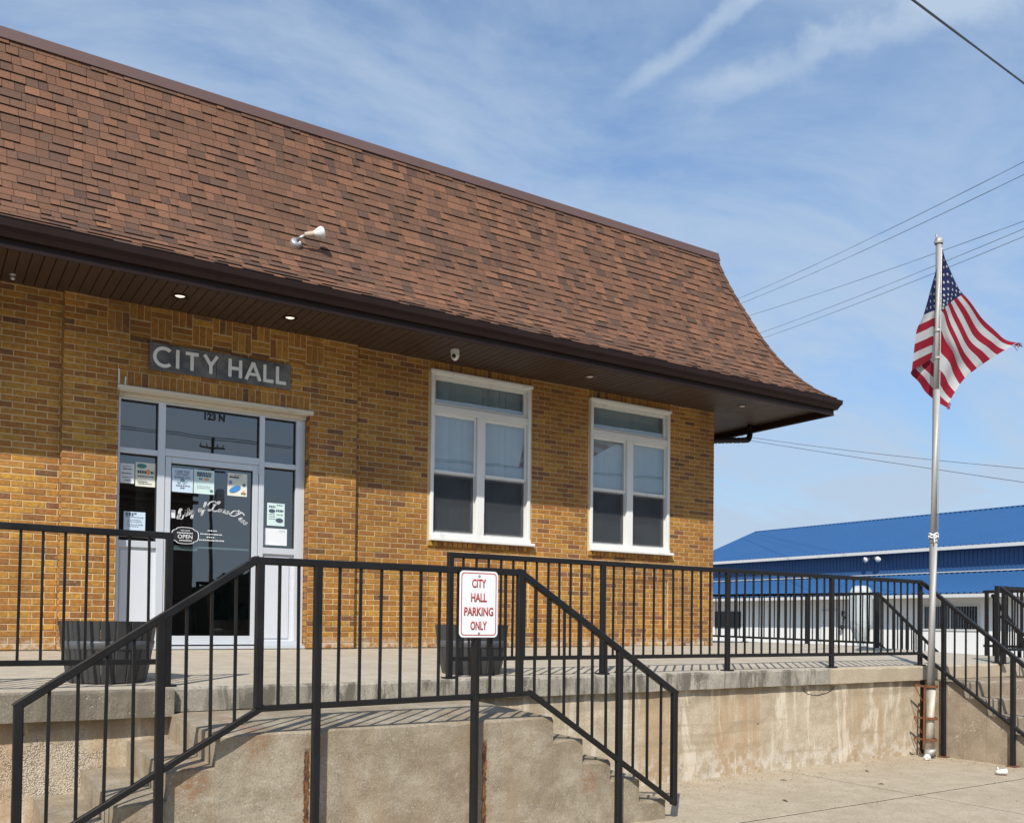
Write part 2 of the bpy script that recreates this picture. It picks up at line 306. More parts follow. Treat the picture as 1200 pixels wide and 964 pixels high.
def glass(name, ior, tint=(1, 1, 1)):
    k = M(name); k.n.remove(k.b); out = k.n['Material Output']; fr = k.n.new('ShaderNodeFresnel'); fr.inputs['IOR'].default_value = ior
    tr = k.n.new('ShaderNodeBsdfTransparent'); tr.inputs[0].default_value = (*tint, 1); gl = k.n.new('ShaderNodeBsdfGlossy'); gl.inputs['Roughness'].default_value = .012
    bp = k.n.new('ShaderNodeBump'); bp.inputs['Strength'].default_value = .04; bp.inputs['Distance'].default_value = .02; k.l.new(k.noise(1.3, 2), bp.inputs['Height']); k.l.new(bp.outputs[0], gl.inputs['Normal'])
    mx = k.n.new('ShaderNodeMixShader'); gb = k.n.new('ShaderNodeNewGeometry'); k.l.new(k.math('MULTIPLY', fr.outputs[0], k.math('SUBTRACT', 1.0, gb.outputs['Backfacing'])), mx.inputs[0]); k.l.new(tr.outputs[0], mx.inputs[1]); k.l.new(gl.outputs[0], mx.inputs[2]); k.l.new(mx.outputs[0], out.inputs[0]); return k.m
GLASS = glass('window_glass', 2.7, (.86, .92, .94)); DGLASS = glass('tinted_door_glass', 2.75, (.62, .66, .66))
k = M('insect_screen', .9); k.n.remove(k.b); out = k.n['Material Output']; tr = k.n.new('ShaderNodeBsdfTransparent'); df = k.n.new('ShaderNodeBsdfDiffuse'); df.inputs[0].default_value = (.055, .058, .065, 1)
mx = k.n.new('ShaderNodeMixShader'); k.put(mx.inputs[0], k.rng(k.noise(3, 3), .2, .8, .46, .56)); k.l.new(tr.outputs[0], mx.inputs[1]); k.l.new(df.outputs[0], mx.inputs[2]); k.l.new(mx.outputs[0], out.inputs[0]); SCREEN = k.m
BLIND = simple('blind_vinyl', (.50, .53, .55), .6, 0, .08)
INT = simple('interior_paint', (.40, .37, .30), .8); INTF = simple('interior_floor', (.12, .10, .08), .6)
k = M('planter_resin', .5); f = k.noise(6, 6, .6, k.scl((4, 4, .6))); k.col(k.mix(f, (.030, .031, .033), (.060, .060, .060))).bump(f, .4, .01); PLANT = k.m
k = M('planter_hoop', .42); f = k.noise(7, 5, .6); k.col(k.mix(f, (.06, .063, .066), (.12, .123, .126))); HOOP = k.m
SOIL = simple('potting_soil', (.03, .022, .016), .95, bump=.8, bscale=50)
k = M('sign_face', .35); f = k.noise(14, 5); k.col(k.mix(f, (.74, .75, .77), (.82, .83, .84))); SIGNW = k.m
RED = simple('sign_red', (.42, .035, .03), .45); ZINC = simple('zinc', (.5, .5, .5), .4, .7)
k = M('weathered_sign_metal', .55, .3); f = k.noise(4, 6, .65, k.scl((1, 1, 1.6))); k.col(k.mix(k.rng(f, .35, .65), (.085, .09, .10), (.20, .195, .19))); PLATE = k.m
LETTER = simple('letter_paint', (.80, .81, .80), .5, 0, .04)
k = M('galvanized_pole', .6, .35); f = k.noise(4, 5, .6, k.scl((3, 3, .5))); k.col(k.mix(f, (.36, .355, .34), (.50, .49, .47))); GALV = k.m
k = M('rusty_galvanized', .6, .3); f = k.noise(3.5, 6, .65, k.scl((2, 2, .8))); k.col(k.mix(k.rng(f, .48, .64), (.56, .53, .45), (.50, .28, .09))); RGALV = k.m
k = M('rust', .85); f = k.noise(30, 5, .7); k.col(k.mix(f, (.09, .032, .017), (.24, .095, .035))).bump(f, .5, .006); RUST = k.m
def cloth(name, c):
    k = M(name, .8, spec=.2); f = k.noise(9, 5); d = tuple(x*.86 for x in c); k.col(k.mix(f, d, c))
    out = k.n['Material Output']; tl = k.n.new('ShaderNodeBsdfTranslucent'); tl.inputs[0].default_value = (*c, 1); mx = k.n.new('ShaderNodeMixShader'); mx.inputs[0].default_value = .18
    k.l.new(k.b.outputs[0], mx.inputs[1]); k.l.new(tl.outputs[0], mx.inputs[2]); k.l.new(mx.outputs[0], out.inputs[0]); return k.m
FRED = cloth('flag_red', (.29, .012, .028)); FWHITE = cloth('flag_white', (.53, .53, .54)); FBLUE = cloth('flag_blue', (.016, .024, .085))
BLUER = simple('blue_metal_roof', (.030, .110, .27), .5, 0, .07, .4); BLUEW = simple('blue_metal_siding', (.022, .085, .22), .5, 0, .06, .5)
BWHITE = simple('white_block_paint', (.72, .72, .70), .7, 0, .06, .8); TRIM = simple('white_trim', (.56, .56, .55), .5); BEIGE = simple('beige_porch_soffit', (.50, .42, .30), .7)
DARKG = simple('dark_glass', (.012, .014, .018), .12); PALE = simple('pale_grey_drum', (.46, .50, .49), .5, 0, .1, 1.5)
PORC = simple('white_lamp_glass', (.74, .74, .71), .3); WIRE = simple('wire', (.06, .06, .065), .6)
k = M('lit_lamp', .5); k.put(k.b.inputs['Emission Color'], (1, .86, .62)); k.b.inputs['Emission Strength'].default_value = 1.3; k.col((.8, .75, .65)); LIT = k.m
PAPERS = [simple('paper_%s' % n, c, .7, 0, .04) for n, c in (('white', (.74, .76, .78)), ('blue', (.56, .68, .80)), ('mint', (.60, .76, .74)), ('cream', (.74, .74, .62)))]
INK = simple('ink', (.06, .08, .12), .7); INKG = simple('ink_green', (.07, .22, .20), .7); INKB = simple('ink_blue', (.06, .24, .60), .6); INKR = simple('ink_orange', (.75, .32, .12), .7); INKP = simple('ink_purple', (.28, .25, .62), .7)
VINYL = simple('white_vinyl', (.82, .83, .84), .5)
BARK = simple('bark', (.10, .075, .05), .9, bump=.6); LEAF = simple('needles', (.03, .055, .028), .8, 0, .3, 2)

# ------------------------------------------------------------------ city hall
city = thing('city_hall', 'yellow brick city hall with brown shingled mansard roof and white windows', 'building', (0, 0, 0))
BC, BL, JT = 0.0645, 0.2085, 0.0100                            # course, brick and joint
PAL = [((.405, .193, .031), 33), ((.445, .232, .038), 14), ((.355, .155, .026), 25), ((.32, .135, .028), 14), ((.26, .115, .034), 8), ((.215, .088, .040), 5), ((.39, .19, .040), 5), ((.16, .08, .032), 2)]
def brick_col():
    t = rnd.random()*sum(q for _, q in PAL)
    for c, q in PAL:
        t -= q
        if t <= 0: break
    j = rnd.uniform(.88, 1.12); return (c[0]*j, c[1]*j*rnd.uniform(.95, 1.05), c[2]*j)
def brick_into(mb, x0, x1, z0, z1, y, col, d=.02, jit=.0015):
    """five visible sides of a brick: front with chamfered arrises, then the returns"""
    c = .0035; yy = y + rnd.uniform(-jit, jit); e = lambda: rnd.uniform(-.0012, .0012)
    vs = [(x0+c+e(),yy,z0+c+e()),(x1-c+e(),yy,z0+c+e()),(x1-c+e(),yy,z1-c+e()),(x0+c+e(),yy,z1-c+e()),
          (x0,yy+c,z0),(x1,yy+c,z0),(x1,yy+c,z1),(x0,yy+c,z1),(x0,yy+d,z0),(x1,yy+d,z0),(x1,yy+d,z1),(x0,yy+d,z1)]
    fs = [(0,1,2,3),(4,5,1,0),(5,6,2,1),(6,7,3,2),(7,4,0,3),(8,9,5,4),(9,10,6,5),(10,11,7,6),(11,8,4,7)]
    mb.add(vs, fs, 0, col)
Y_MAIN, Y_BAY, REC = 0.0, -0.065, 0.014
WINS = [(-4.985, -3.465), (-2.44, -0.945)]; WZ0, WZ1 = 1.345, 3.505
XL, XR, XJ = -9.20, -6.005, -14.0                              # the entrance bay and the far end of the wall
DX0, DX1, DZ1 = -8.662, -6.60, 2.70                            # the entrance opening
bricks = []                                                    # (x0, x1, z0, z1, y)
def courses(x0, x1, z0, z1, y, holes, phase=0.0):
    n = int(math.ceil((z1 - z0)/BC - .01))
    for i in range(n):
        a, b = z0 + i*BC, min(z0 + (i+1)*BC, z1); mid = (a+b)/2
        cuts = sorted([(h[0], h[1]) for h in holes if h[2] < mid < h[3]]); segs = []; cur = x0
        for h0, h1 in cuts: segs.append((cur, h0)); cur = h1
        segs.append((cur, x1)); off = phase + (i % 2)*BL/2
        for s0, s1 in segs:
            if s1 - s0 < .01: continue
            j = math.floor((s0 - off)/BL)
            while True:
                p, q = off + j*BL, off + (j+1)*BL; j += 1
                if p >= s1 - .004: break
                p, q = max(p, s0), min(q, s1)
                if q - p < .012: continue
                bricks.append((p + JT/2, q - JT/2, a + JT/2, b - JT/2, y))
ZT = 3.66
holes = []
for a, b in WINS: holes += [(a - .03, b + .03, WZ0 - .07, 9), (a, b, .258, .9675)]
courses(XR, 0.0, 0.0, ZT, Y_MAIN, holes, 0.0)
for a, b in WINS:
    courses(a, b, .258, .9675, Y_MAIN + REC, [], a)             # set-back panels under the windows
    n = 22; st = (b - a + .06)/n
    for i in range(n):
        x = a - .03 + i*st; bricks.append((x + .004, x + st - .004, WZ0 - .066, WZ0 - .004, Y_MAIN - .028))    # rowlock sill
        bricks.append((x + .004, x + st - .004, WZ1 + .004, ZT, Y_MAIN))                                       # soldier head, cut by the soffit
courses(XJ, XL, 0.0, ZT, Y_MAIN, [], .06)
BX0, BX1, BZ0 = -8.79, -6.44, 3.29
courses(XL, XR, 0.0, ZT, Y_BAY, [(DX0, DX1, -1, DZ1 + .205), (BX0, BX1, BZ0, 9)], XL)
n = 29; st = (DX1 - DX0)/n
for i in range(n): bricks.append((DX0 + i*st + .005, DX0 + (i+1)*st - .005, DZ1 + .004, DZ1 + .200, Y_BAY))      # soldier course over the entrance
n = 11; cw = (BX1 - BX0)/n
for i in range(n):                                             # basket weave under the eave
    a, b = BX0 + i*cw, BX0 + (i+1)*cw; t = cw/3; zs = BZ0 + .01
    if i % 2 == 0:
        for q in range(3): bricks.append((a + q*t + .005, a + (q+1)*t - .005, zs, zs + .208, Y_BAY))
        for q in range(3):
            z0 = zs + .218 + q*.062
            if z0 < ZT - .02: bricks.append((a + .005, b - .005, z0, min(z0 + .054, ZT), Y_BAY))
    else:
        for q in range(3): bricks.append((a + .005, b - .005, zs - .035 + q*.0645, zs - .035 + q*.0645 + .054, Y_BAY))
        for q in range(3): bricks.append((a + q*t + .005, a + (q+1)*t - .005, zs + .165, ZT, Y_BAY))
# backing walls (mortar); bricks stand 9 mm proud of it
mb = MB(); JD = .006
def back(x0, x1, z0, z1, yf, t=.19): mb.box(x0, x1, yf + JD, yf + JD + t, z0, z1)
xs = [XR] + [v for w_ in WINS for v in w_] + [0.0]
for i in range(0, len(xs), 2): back(xs[i], xs[i+1] - (.009 if i == 4 else 0), 0, ZT + .05, Y_MAIN)
for a, b in WINS:
    back(a, b, .9675, WZ0 - .001, Y_MAIN); back(a, b, .258, .9675, Y_MAIN + REC); back(a, b, 0, .258, Y_MAIN); back(a, b, WZ1 + .002, ZT + .05, Y_MAIN)
back(XJ, XL, 0, ZT + .05, Y_MAIN); back(XL + .009, DX0 - .009, 0, ZT + .05, Y_BAY, .26); back(DX1 + .009, XR - .009, 0, ZT + .05, Y_BAY, .26); back(DX0 - .009, DX1 + .009, DZ1 + .002, ZT + .05, Y_BAY, .26)
mb.box(-.20, -.009, .20, 12, 0, ZT + .05); mb.box(XJ, -.2, 11.8, 12, 0, ZT + .05)      # side and rear walls
wall = mb.build('wall', MORTAR, city)
# side wall courses and bay returns as bricks seen edge on
stuff = MB(); big = []
VAR = {}
for b in bricks:
    x0, x1, z0, z1, y = b; p = proj(((x0+x1)/2, y, (z0+z1)/2)); full = abs((x1-x0) - (BL-JT)) < .002 and abs((z1-z0) - (BC-JT)) < .002
    sc = 0
    if full and p and 0 <= p[0] <= 1200 and 0 <= p[1] <= 790: q = proj((x1, y, z1)); r = proj((x0, y, z0)); sc = abs(q[0]-r[0])*abs(q[1]-r[1])
    big.append((sc, b))
big.sort(key=lambda t: -t[0])
vm = []
for i in range(40):
    m_ = MB(); brick_into(m_, -(BL-JT)/2, (BL-JT)/2, -(BC-JT)/2, (BC-JT)/2, 0, brick_col()); vm.append(m_.mesh('brick', BRICK))
for i, (sc, b) in enumerate(big):
    x0, x1, z0, z1, y = b
    if i < 300 and sc > 0:
        o = link('brick', vm[rnd.randrange(40)], wall); o.location = ((x0+x1)/2, y + rnd.uniform(-.001, .001), (z0+z1)/2)
    else: brick_into(stuff, x0, x1, z0, z1, y, brick_col())
for yw, xw, sgn in ((None, DX1, -1), (None, XR, 1), (None, XL, -1), (None, 0.0, 1)):      # returns of the bay, the reveal and the east side
    i = 0; z = 0.0
    y0, y1 = (Y_BAY + .004, .20) if xw == DX1 else ((Y_BAY + .004, .0) if xw in (XR, XL) else (.004, 6.0))
    top = DZ1 if xw == DX1 else ZT
    while z < top - .03:
        p = y0 - (BL/2 if i % 2 else 0); 
        while p < y1:
            a, b = max(p, y0) + .005, min(p + BL, y1) - .005
            if b - a > .02:
                s_ = sgn*.001; xo = xw + s_; xi = xw - sgn*.012
                stuff.add([(xo,a,z+.005),(xo,b,z+.005),(xo,b,z+BC-.005),(xo,a,z+BC-.005),(xi,a,z+.005),(xi,b,z+.005),(xi,b,z+BC-.005),(xi,a,z+BC-.005)], [(0,1,2,3),(0,4,5,1),(1,5,6,2),(2,6,7,3),(3,7,4,0)], 0, brick_col())
            p += BL
        z += BC; i += 1
stuff.build('brickwork', BRICK, wall, kind='stuff')

# ---- mansard roof: (overhang, height) from the eave up
PR = [(1.305, 3.752), (1.232, 3.795), (1.10, 3.889), (.906, 4.084), (.70, 4.374), (.519, 4.705), (.373, 5.048), (.198, 5.464), (.068, 5.838), (-.007, 6.114)]
PS = [Vector((o, z)) for o, z in PR]; fine = spline([(o, z, 0) for o, z in PR], 12); L = [0.0]
for i in range(len(fine)-1): L.append(L[-1] + (fine[i+1]-fine[i]).length)
def prof(s):
    s = max(0, min(s, L[-1]))
    for i in range(len(L)-1):
        if s <= L[i+1]: t = (s-L[i])/(L[i+1]-L[i]); p = fine[i].lerp(fine[i+1], t); return p.x, p.y
    return fine[-1].x, fine[-1].y
def sweep(pr, xe=-14.0, ye=12.0, close=False):
    vs = []; fs = []; n = len(pr)
    for o, z in pr: vs += [(xe, -o, z), (o, -o, z), (o, ye, z)]
    for i in range(n if close else n-1):
        j = (i+1) % n
        fs += [(i*3, i*3+1, j*3+1, j*3), (i*3+1, i*3+2, j*3+2, j*3+1)]
    if close: fs += [tuple(i*3 for i in range(n))[::-1], tuple(i*3+2 for i in range(n))]
    return vs, fs
mb = MB(); vs, fs = sweep([(p.x - .012, p.y - .012) for p in fine] + [(-.6, 6.10)]); mb.add(vs, fs, 0, (.15, .08, .05)); mb.box(-14, -.5, .5, 12, 6.0, 6.08, 0, (.1, .09, .08))
roof = mb.build('roof', SHINGLE, city)
mb = MB(); vs, fs = sweep([(.052, 6.005), (.030, 6.125), (-.02, 6.140), (-.2, 6.140), (-.2, 6.12), (-.03, 6.118), (.015, 6.10), (.040, 6.005)], close=True); mb.add(vs, fs)
mb.build('ridge_flashing', FLASH, roof)
EXP = .112; nc = int((L[-1] - .10)/EXP)
SP = [((.190, .095, .057), 22), ((.166, .086, .053), 27), ((.144, .078, .051), 25), ((.120, .069, .048), 16), ((.098, .060, .045), 7), ((.212, .105, .060), 7)]
def shingle_col():
    t = rnd.random()*sum(q for _, q in SP)
    for c, q in SP:
        t -= q
        if t <= 0: break
    j = rnd.uniform(.9, 1.1); return tuple(v*j for v in c)
WID = [.085, .11, .135, .16, .185]; smesh = {}
def smesh_get(wi, hi, ci):
    key = (wi, hi, ci)
    if key not in smesh:
        m_ = MB(); w_ = WID[wi]; t = .011 + .010*hi; g = .002; cc = shingle_col()
        m_.add([(g,0,0),(w_-g,0,0),(w_-g,-.004,EXP+.012),(g,-.004,EXP+.012),(g,-t,0),(w_-g,-t,0),(w_-g,-.005,EXP+.01),(g,-.005,EXP+.01)], [(4,5,6,7),(0,4,7,3),(1,2,6,5)], 0, cc); m_.f.append((0,1,5,4)); m_.m.append(1)
        smesh[key] = m_.mesh('shingle', [SHINGLE, CUT])
    return smesh[key]
tabs = []
for r in range(nc + 1):
    s0 = .02 + r*EXP; o0, z0 = prof(s0); o1, z1 = prof(s0 + EXP + .012); ang = math.atan2(o0 - o1, z1 - z0); x = -13.9 - rnd.random()*.2; lim = min(o0, o1) - .01
    while x < lim:
        wi = rnd.randrange(5); w_ = WID[wi]; p = proj((x + w_/2, -o0, z0)); sc = -1
        if x + w_ < lim and p and 0 <= p[0] < 1200 and p[1] > 20:
            q = proj((x + w_, -o0, z0)); v = proj((x + w_/2, -o1, z1)); sc = math.hypot(q[0]-p[0], q[1]-p[1])*2*abs(v[1]-p[1])
        tabs.append((sc, x, wi, r, o0, z0, o1, z1, ang)); x += w_
tabs.sort(key=lambda t: -t[0]); rs = MB()
for i, (sc, x, wi, r, o0, z0, o1, z1, ang) in enumerate(tabs):
    hi = rnd.randrange(2)
    if i < 300:
        o = link('shingle', smesh_get(wi, hi, rnd.randrange(7)), roof); o.location = (x, -o0, z0); o.rotation_euler = (-ang, 0, 0)
    else:
        w_ = WID[wi]; t = .011 + .010*hi; n_ = Vector((0, -(z1-z0), (o0-o1))).normalized(); g = .002
        xa, xb = x + g, x + w_ - g; xb0, xb1 = min(xb, o0 - .02), min(xb, o1 - .02); xa0, xa1 = min(xa, xb0 - .001), min(xa, xb1 - .001)
        A = [Vector((xa0,-o0,z0)), Vector((xb0,-o0,z0)), Vector((xb1,-o1,z1)), Vector((xa1,-o1,z1))]
        rs.add(A[:2] + [A[2] + n_*.004, A[3] + n_*.004] + [A[0] + n_*t, A[1] + n_*t, A[2] + n_*.005, A[3] + n_*.005], [(4,5,6,7),(0,4,7,3),(1,2,6,5)], 0, shingle_col()); z_ = len(rs.v) - 8; rs.f.append((z_, z_+1, z_+5, z_+4)); rs.m.append(1)
for r in range(nc + 1):                                         # east slope
    s0 = .02 + r*EXP; o0, z0 = prof(s0); o1, z1 = prof(s0 + EXP); y = -o1 + .02; n_ = Vector((z1-z0, 0, o0-o1)).normalized()
    while y < 9:
        w_ = WID[rnd.randrange(5)]; A = [Vector((o0,y,z0)), Vector((o0,y+w_-.004,z0)), Vector((o1,y+w_-.004,z1)), Vector((o1,y,z1))]; t = .011
        rs.add(A[:2] + [A[0]+n_*t, A[1]+n_*t, A[2]+n_*.005, A[3]+n_*.005], [(2,3,4,5),(0,1,3,2)], 0, shingle_col()); y += w_
rs.build('shingle_courses', [SHINGLE, CUT], roof, kind='stuff')
ns = int(L[-1]/.16)
for i in range(ns):                                             # folded hip caps
    s0 = .03 + i*.16; o0, z0 = prof(s0); o1, z1 = prof(s0 + .19); h = .012; w_ = .085; m_ = MB(); cc = shingle_col()
    P0, P1 = Vector((o0, -o0, z0)), Vector((o1, -o1, z1)); k_ = Vector((.7, -.7, .55)).normalized()
    a = [P0 + k_*(h+.012), P1 + k_*h, P1 + Vector((-w_, 0, 0)) + Vector((0,-1,.4))*.012, P0 + Vector((-w_, 0, 0)) + Vector((0,-1,.4))*.022, P1 + Vector((0, w_, 0)) + Vector((1,0,.4))*.012, P0 + Vector((0, w_, 0)) + Vector((1,0,.4))*.022]
    m_.add(a + [P0, P0 + Vector((-w_,0,0)), P0 + Vector((0,w_,0))], [(0,1,2,3),(0,5,4,1),(6,0,3,7),(6,8,5,0)], 0, tuple(v*.9 for v in cc)); m_.build('hip_cap', SHINGLE, roof)
# ---- gutter and fascia
mb = MB(); vs, fs = sweep([(1.215, 3.525), (1.250, 3.525), (1.250, 3.60), (1.290, 3.600), (1.297, 3.615), (1.317, 3.655), (1.340, 3.680), (1.347, 3.742), (1.335, 3.742), (1.327, 3.70), (1.275, 3.70), (1.215, 3.72)], close=True); mb.add(vs, fs)
gut = mb.build('gutter', GUTTER, city)
mb = MB(); vs, fs = sweep([(1.249, 3.515), (1.255, 3.515), (1.255, 3.530), (1.249, 3.530)], close=True); mb.add(vs, fs); mb.build('drip_edge', GUTTER, gut)
for x in (-11.2, -8.1, -5.0, -1.9, .9):
    mb = MB(); vs = [(x, -o, z) for o, z in [(1.293, 3.598), (1.320, 3.655), (1.344, 3.680), (1.352, 3.745)]] + [(x + .09, -o, z) for o, z in [(1.293, 3.598), (1.320, 3.655), (1.344, 3.680), (1.352, 3.745)]]
    mb.add(vs, [(0,4,5,1),(1,5,6,2),(2,6,7,3)]); mb.build('gutter_joint', GUTTER, gut)
# ---- soffit boards
mb = MB(); vs, fs = sweep([(1.22, 3.66), (-.3, 3.66), (-.3, 3.64), (1.22, 3.64)], close=True); mb.add(vs, fs); soff = mb.build('soffit', RUBBER, city)
BWD = .0985
def board_mesh(ln, cut0=0.0):
    m_ = MB(); w_ = BWD - .004; a, b = .003, w_ - .003
    m_.add([(0,0,.010),(w_,0,.010),(w_,ln,.010),(0,ln,.010),(a,0,0),(b,0,0),(b,ln,0),(a,ln,0)], [(4,7,6,5),(0,4,5,1),(3,2,6,7),(0,3,7,4),(1,5,6,2)]); return m_.mesh('board', SOFFIT)
bmF = board_mesh(1.24)
x = -14.0
while x < 0: 
    o = link('board', bmF, soff); o.location = (x, -1.225, 3.622 + rnd.uniform(0, .003)); x += BWD
while x < 1.12:
    ln = max(.04, 1.225 - x - BWD*.6); o = link('board', board_mesh(ln), soff); o.location = (x, -1.225, 3.622 + rnd.uniform(0, .003)); x += BWD
y = -1.225
bmS = board_mesh(1.225)
while y < 6:
    st = max(0.0, -y - BWD*.6); ln = 1.225 - st
    o = link('board', bmS if st == 0 else board_mesh(ln), soff); o.rotation_euler = (0, 0, -math.pi/2); o.location = (st + .0, y + BWD, 3.622 + rnd.uniform(0, .003)); y += BWD
# ---- downspout
mb = MB(); mb.tube(spline([(1.12, .30, 3.62), (1.12, .30, 3.48), (1.09, .30, 3.40), (1.0, .29, 3.36), (.5, .22, 3.285), (.06, .14, 3.215)], 5), .050, 10); mb.tube([(.06, .14, 3.24), (.06, .14, .1)], .045, 10); mb.build('downspout', GUTTER, city, True)

# ---- windows
def frame(mb, x0, x1, z0, z1, wl, wr, wb, wt, y0, y1):
    c = .004; mb.cbox(x0, x0+wl, y0, y1, z0, z1, c); mb.cbox(x1-wr, x1, y0, y1, z0, z1, c); mb.cbox(x0+wl, x1-wr, y0+.001, y1, z0, z0+wb, c); mb.cbox(x0+wl, x1-wr, y0+.001, y1, z1-wt, z1, c)
def pane(x0, x1, z0, z1, y, m_, parent, name='pane', yaw=0.0):
    hw = (x1-x0)/2; q = MB(); q.box(-hw, hw, -.003, .003, 0, z1-z0); o = q.build(name, m_, parent); o.location = ((x0+x1)/2, y + .003, z0); o.rotation_euler = (0, 0, yaw); return o
for a, b in WINS:
    mb = MB(); frame(mb, a, b, WZ0 + .075, WZ1, .045, .045, .03, .055, -.022, .12); mb.cbox(a + .045, b - .045, -.012, .10, 2.985, 3.075, .004)
    mid = (a + b)/2 - .02; mb.cbox(mid - .058, mid + .058, -.016, .10, WZ0 + .10, 2.986, .004)
    mb.cbox(a + .046, b - .046, -.034, -.012, WZ1 - .042, WZ1 - .004, .004); mb.cbox(a - .015, b + .018, -.045, 0, WZ1 - .026, WZ1 + .012, .005)
    win = mb.build('window', WHITE, city)
    q = MB(); q.cbox(a - .004, b + .045, -.085, .10, WZ0, WZ0 + .04, .006); q.cbox(a, b + .004, -.04, .10, WZ0 + .041, WZ0 + .085, .004); q.build('sill', WHITE, win)
    q = MB(); frame(q, a + .046, b - .046, 3.078, 3.449, .03, .05, .04, .045, .02, .06); q.build('transom_sash', WHITE, win); q = MB(); q.bar((mid, .098, 3.08), (mid, .098, 3.43), .14, .003, up=(.1, 1, 0)); q.build('blind_slat', BLIND, win); pane(a + .072, b - .09, 3.11, 3.41, .045, GLASS, win, yaw=math.radians(-.9))
    for x0, x1 in ((a + .048, mid - .06), (mid + .060, b - .048)):
        q = MB(); frame(q, x0, x1, 2.215, 2.984, .026, .030, .04, .04, .015, .05); q.build('sash', WHITE, win); pane(x0 + .02, x1 - .02, 2.25, 2.95, .034, GLASS, win, yaw=math.radians(-.9))
        q = MB(); frame(q, x0 + .002, x1 - .002, WZ0 + .105, 2.213, .024, .052, .05, .035, .04, .075); q.build('sash', WHITE, win); pane(x0 + .02, x1 - .045, WZ0 + .15, 2.19, .062, GLASS, win, yaw=math.radians(-.9))
        q = MB(); q.box(x0 + .014, x1 - .028, .028, .030, WZ0 + .13, 2.20); q.build('insect_screen', SCREEN, win)
        nb = 7
        for i in range(nb):
            q = MB(); xx = x0 + (i + .5)*(x1 - x0)/nb; q.bar((xx, .105 + .004*(i % 2), WZ0 + .1), (xx, .105 + .004*(i % 2), 3.42), .088, .003, up=(.25 + rnd.uniform(-.22, .30), 1, 0)); q.build('blind_slat', BLIND, win)
# interior rooms
mb = MB()
mb.box(-13.9, -.25, 3.4, 3.5, 0, 3.6); mb.box(-13.9, -.25, .19, 3.4, 3.60, 3.64); mb.box(-5.6, -5.5, .205, 3.4, 0, 3.6); mb.box(-9.7, -9.6, .205, 3.4, 0, 3.6); mb.box(-8.25, -8.15, 1.2, 3.4, 0, 3.6)
mb.build('interior_wall', INT, city); mb = MB(); mb.box(-13.9, -.25, .20, 3.4, -.04, .012); mb.build('interior_floor', INTF, city)

# ---- entrance
EY = .06
mb = MB(); F = lambda *p: mb.cbox(*p, .003)
F(DX0 + .004, -8.625, EY, EY + .11, .03, 2.70); F(-8.246, -8.170, EY, EY + .11, .03, 2.70); F(-7.143, -7.084, EY, EY + .11, .03, 2.70); F(-6.712, DX1 - .004, EY, EY + .11, .03, 2.70)
for x0, x1 in ((-8.625, -8.246), (-7.084, -6.712)): F(x0, x1, EY + .002, EY + .10, 2.072, 2.130); F(x0, x1, EY + .002, EY + .10, 2.640, 2.695); F(x0, x1, EY + .002, EY + .10, 1.080, 1.150); F(x0, x1, EY + .002, EY + .10, .03, .085)
F(-8.170, -7.143, EY + .002, EY + .10, 2.082, 2.162); F(-8.170, -7.143, EY + .002, EY + .10, 2.640, 2.695)
ent = mb.build('entrance_frame', ALU, city)
for (x0, x1, z0, z1) in ((-8.625, -8.246, 2.13, 2.64), (-8.17, -7.143, 2.162, 2.64), (-7.084, -6.712, 2.13, 2.64), (-8.625, -8.246, 1.15, 2.072), (-7.084, -6.712, 1.15, 2.072)):
    pane(x0, x1, z0, z1, EY + .05, DGLASS, ent)
    q = MB(); t = .014; q.box(x0, x1, EY + .034, EY + .048, z1 - t*1.3, z1); q.box(x0, x0 + t*.5, EY + .034, EY + .048, z0, z1 - t*1.3); q.box(x1 - t, x1, EY + .034, EY + .048, z0, z1 - t*1.3); q.build('gasket', RUBBER, ent)
for x0, x1 in ((-8.625, -8.246), (-7.084, -6.712)):
    q = MB(); q.box(x0, x1, EY + .04, EY + .06, .085, 1.08); q.cbox(x0 + .02, x1 - .05, EY + .028, EY + .05, .11, 1.055, .006); q.build('side_panel', PANEL, ent)
mb = MB(); mb.cbox(-8.164, -8.105, EY + .004, EY + .055, .045, 2.078, .003); mb.cbox(-7.214, -7.149, EY + .004, EY + .055, .045, 2.078, .003); mb.cbox(-8.105, -7.214, EY + .005, EY + .055, .045, .142, .003); mb.cbox(-8.105, -7.214, EY + .005, EY + .055, 2.012, 2.078, .003)
door = mb.build('door', ALU, city); pane(-8.105, -7.214, .142, 2.012, EY + .03, DGLASS, door)
q = MB(); q.box(-8.105, -7.214, EY + .018, EY + .029, 1.995, 2.012); q.box(-8.105, -8.098, EY + .018, EY + .029, .142, 1.995); q.box(-7.224, -7.214, EY + .018, EY + .029, .142, 1.995); q.build('gasket', RUBBER, door)
q = MB(); q.bar((-8.085, EY + .075, 1.115), (-7.235, EY + .075, 1.115), .03, .022); q.box(-8.06, -7.80, EY + .06, EY + .09, 1.075, 1.125); q.build('push_bar', PAPERS[2], door)
q = MB(); q.bar((-8.10, EY - .02, .75), (-8.10, EY - .02, 1.05), .022, .022); q.bar((-8.10, EY - .02, .80), (-8.12, EY + .01, .80), .016, .016); q.bar((-8.10, EY - .02, 1.0), (-8.12, EY + .01, 1.0), .016, .016); q.build('handle', RUBBER, door)
q = MB(); q.tube([(-7.146, EY - .004, 1.98), (-7.146, EY - .004, 2.08)], .014, 8); q.build('hinge', ALU, door)
q = MB(); q.box(DX0, DX1, -.02, EY + .10, .0, .03); q.build('threshold', ALU, ent)
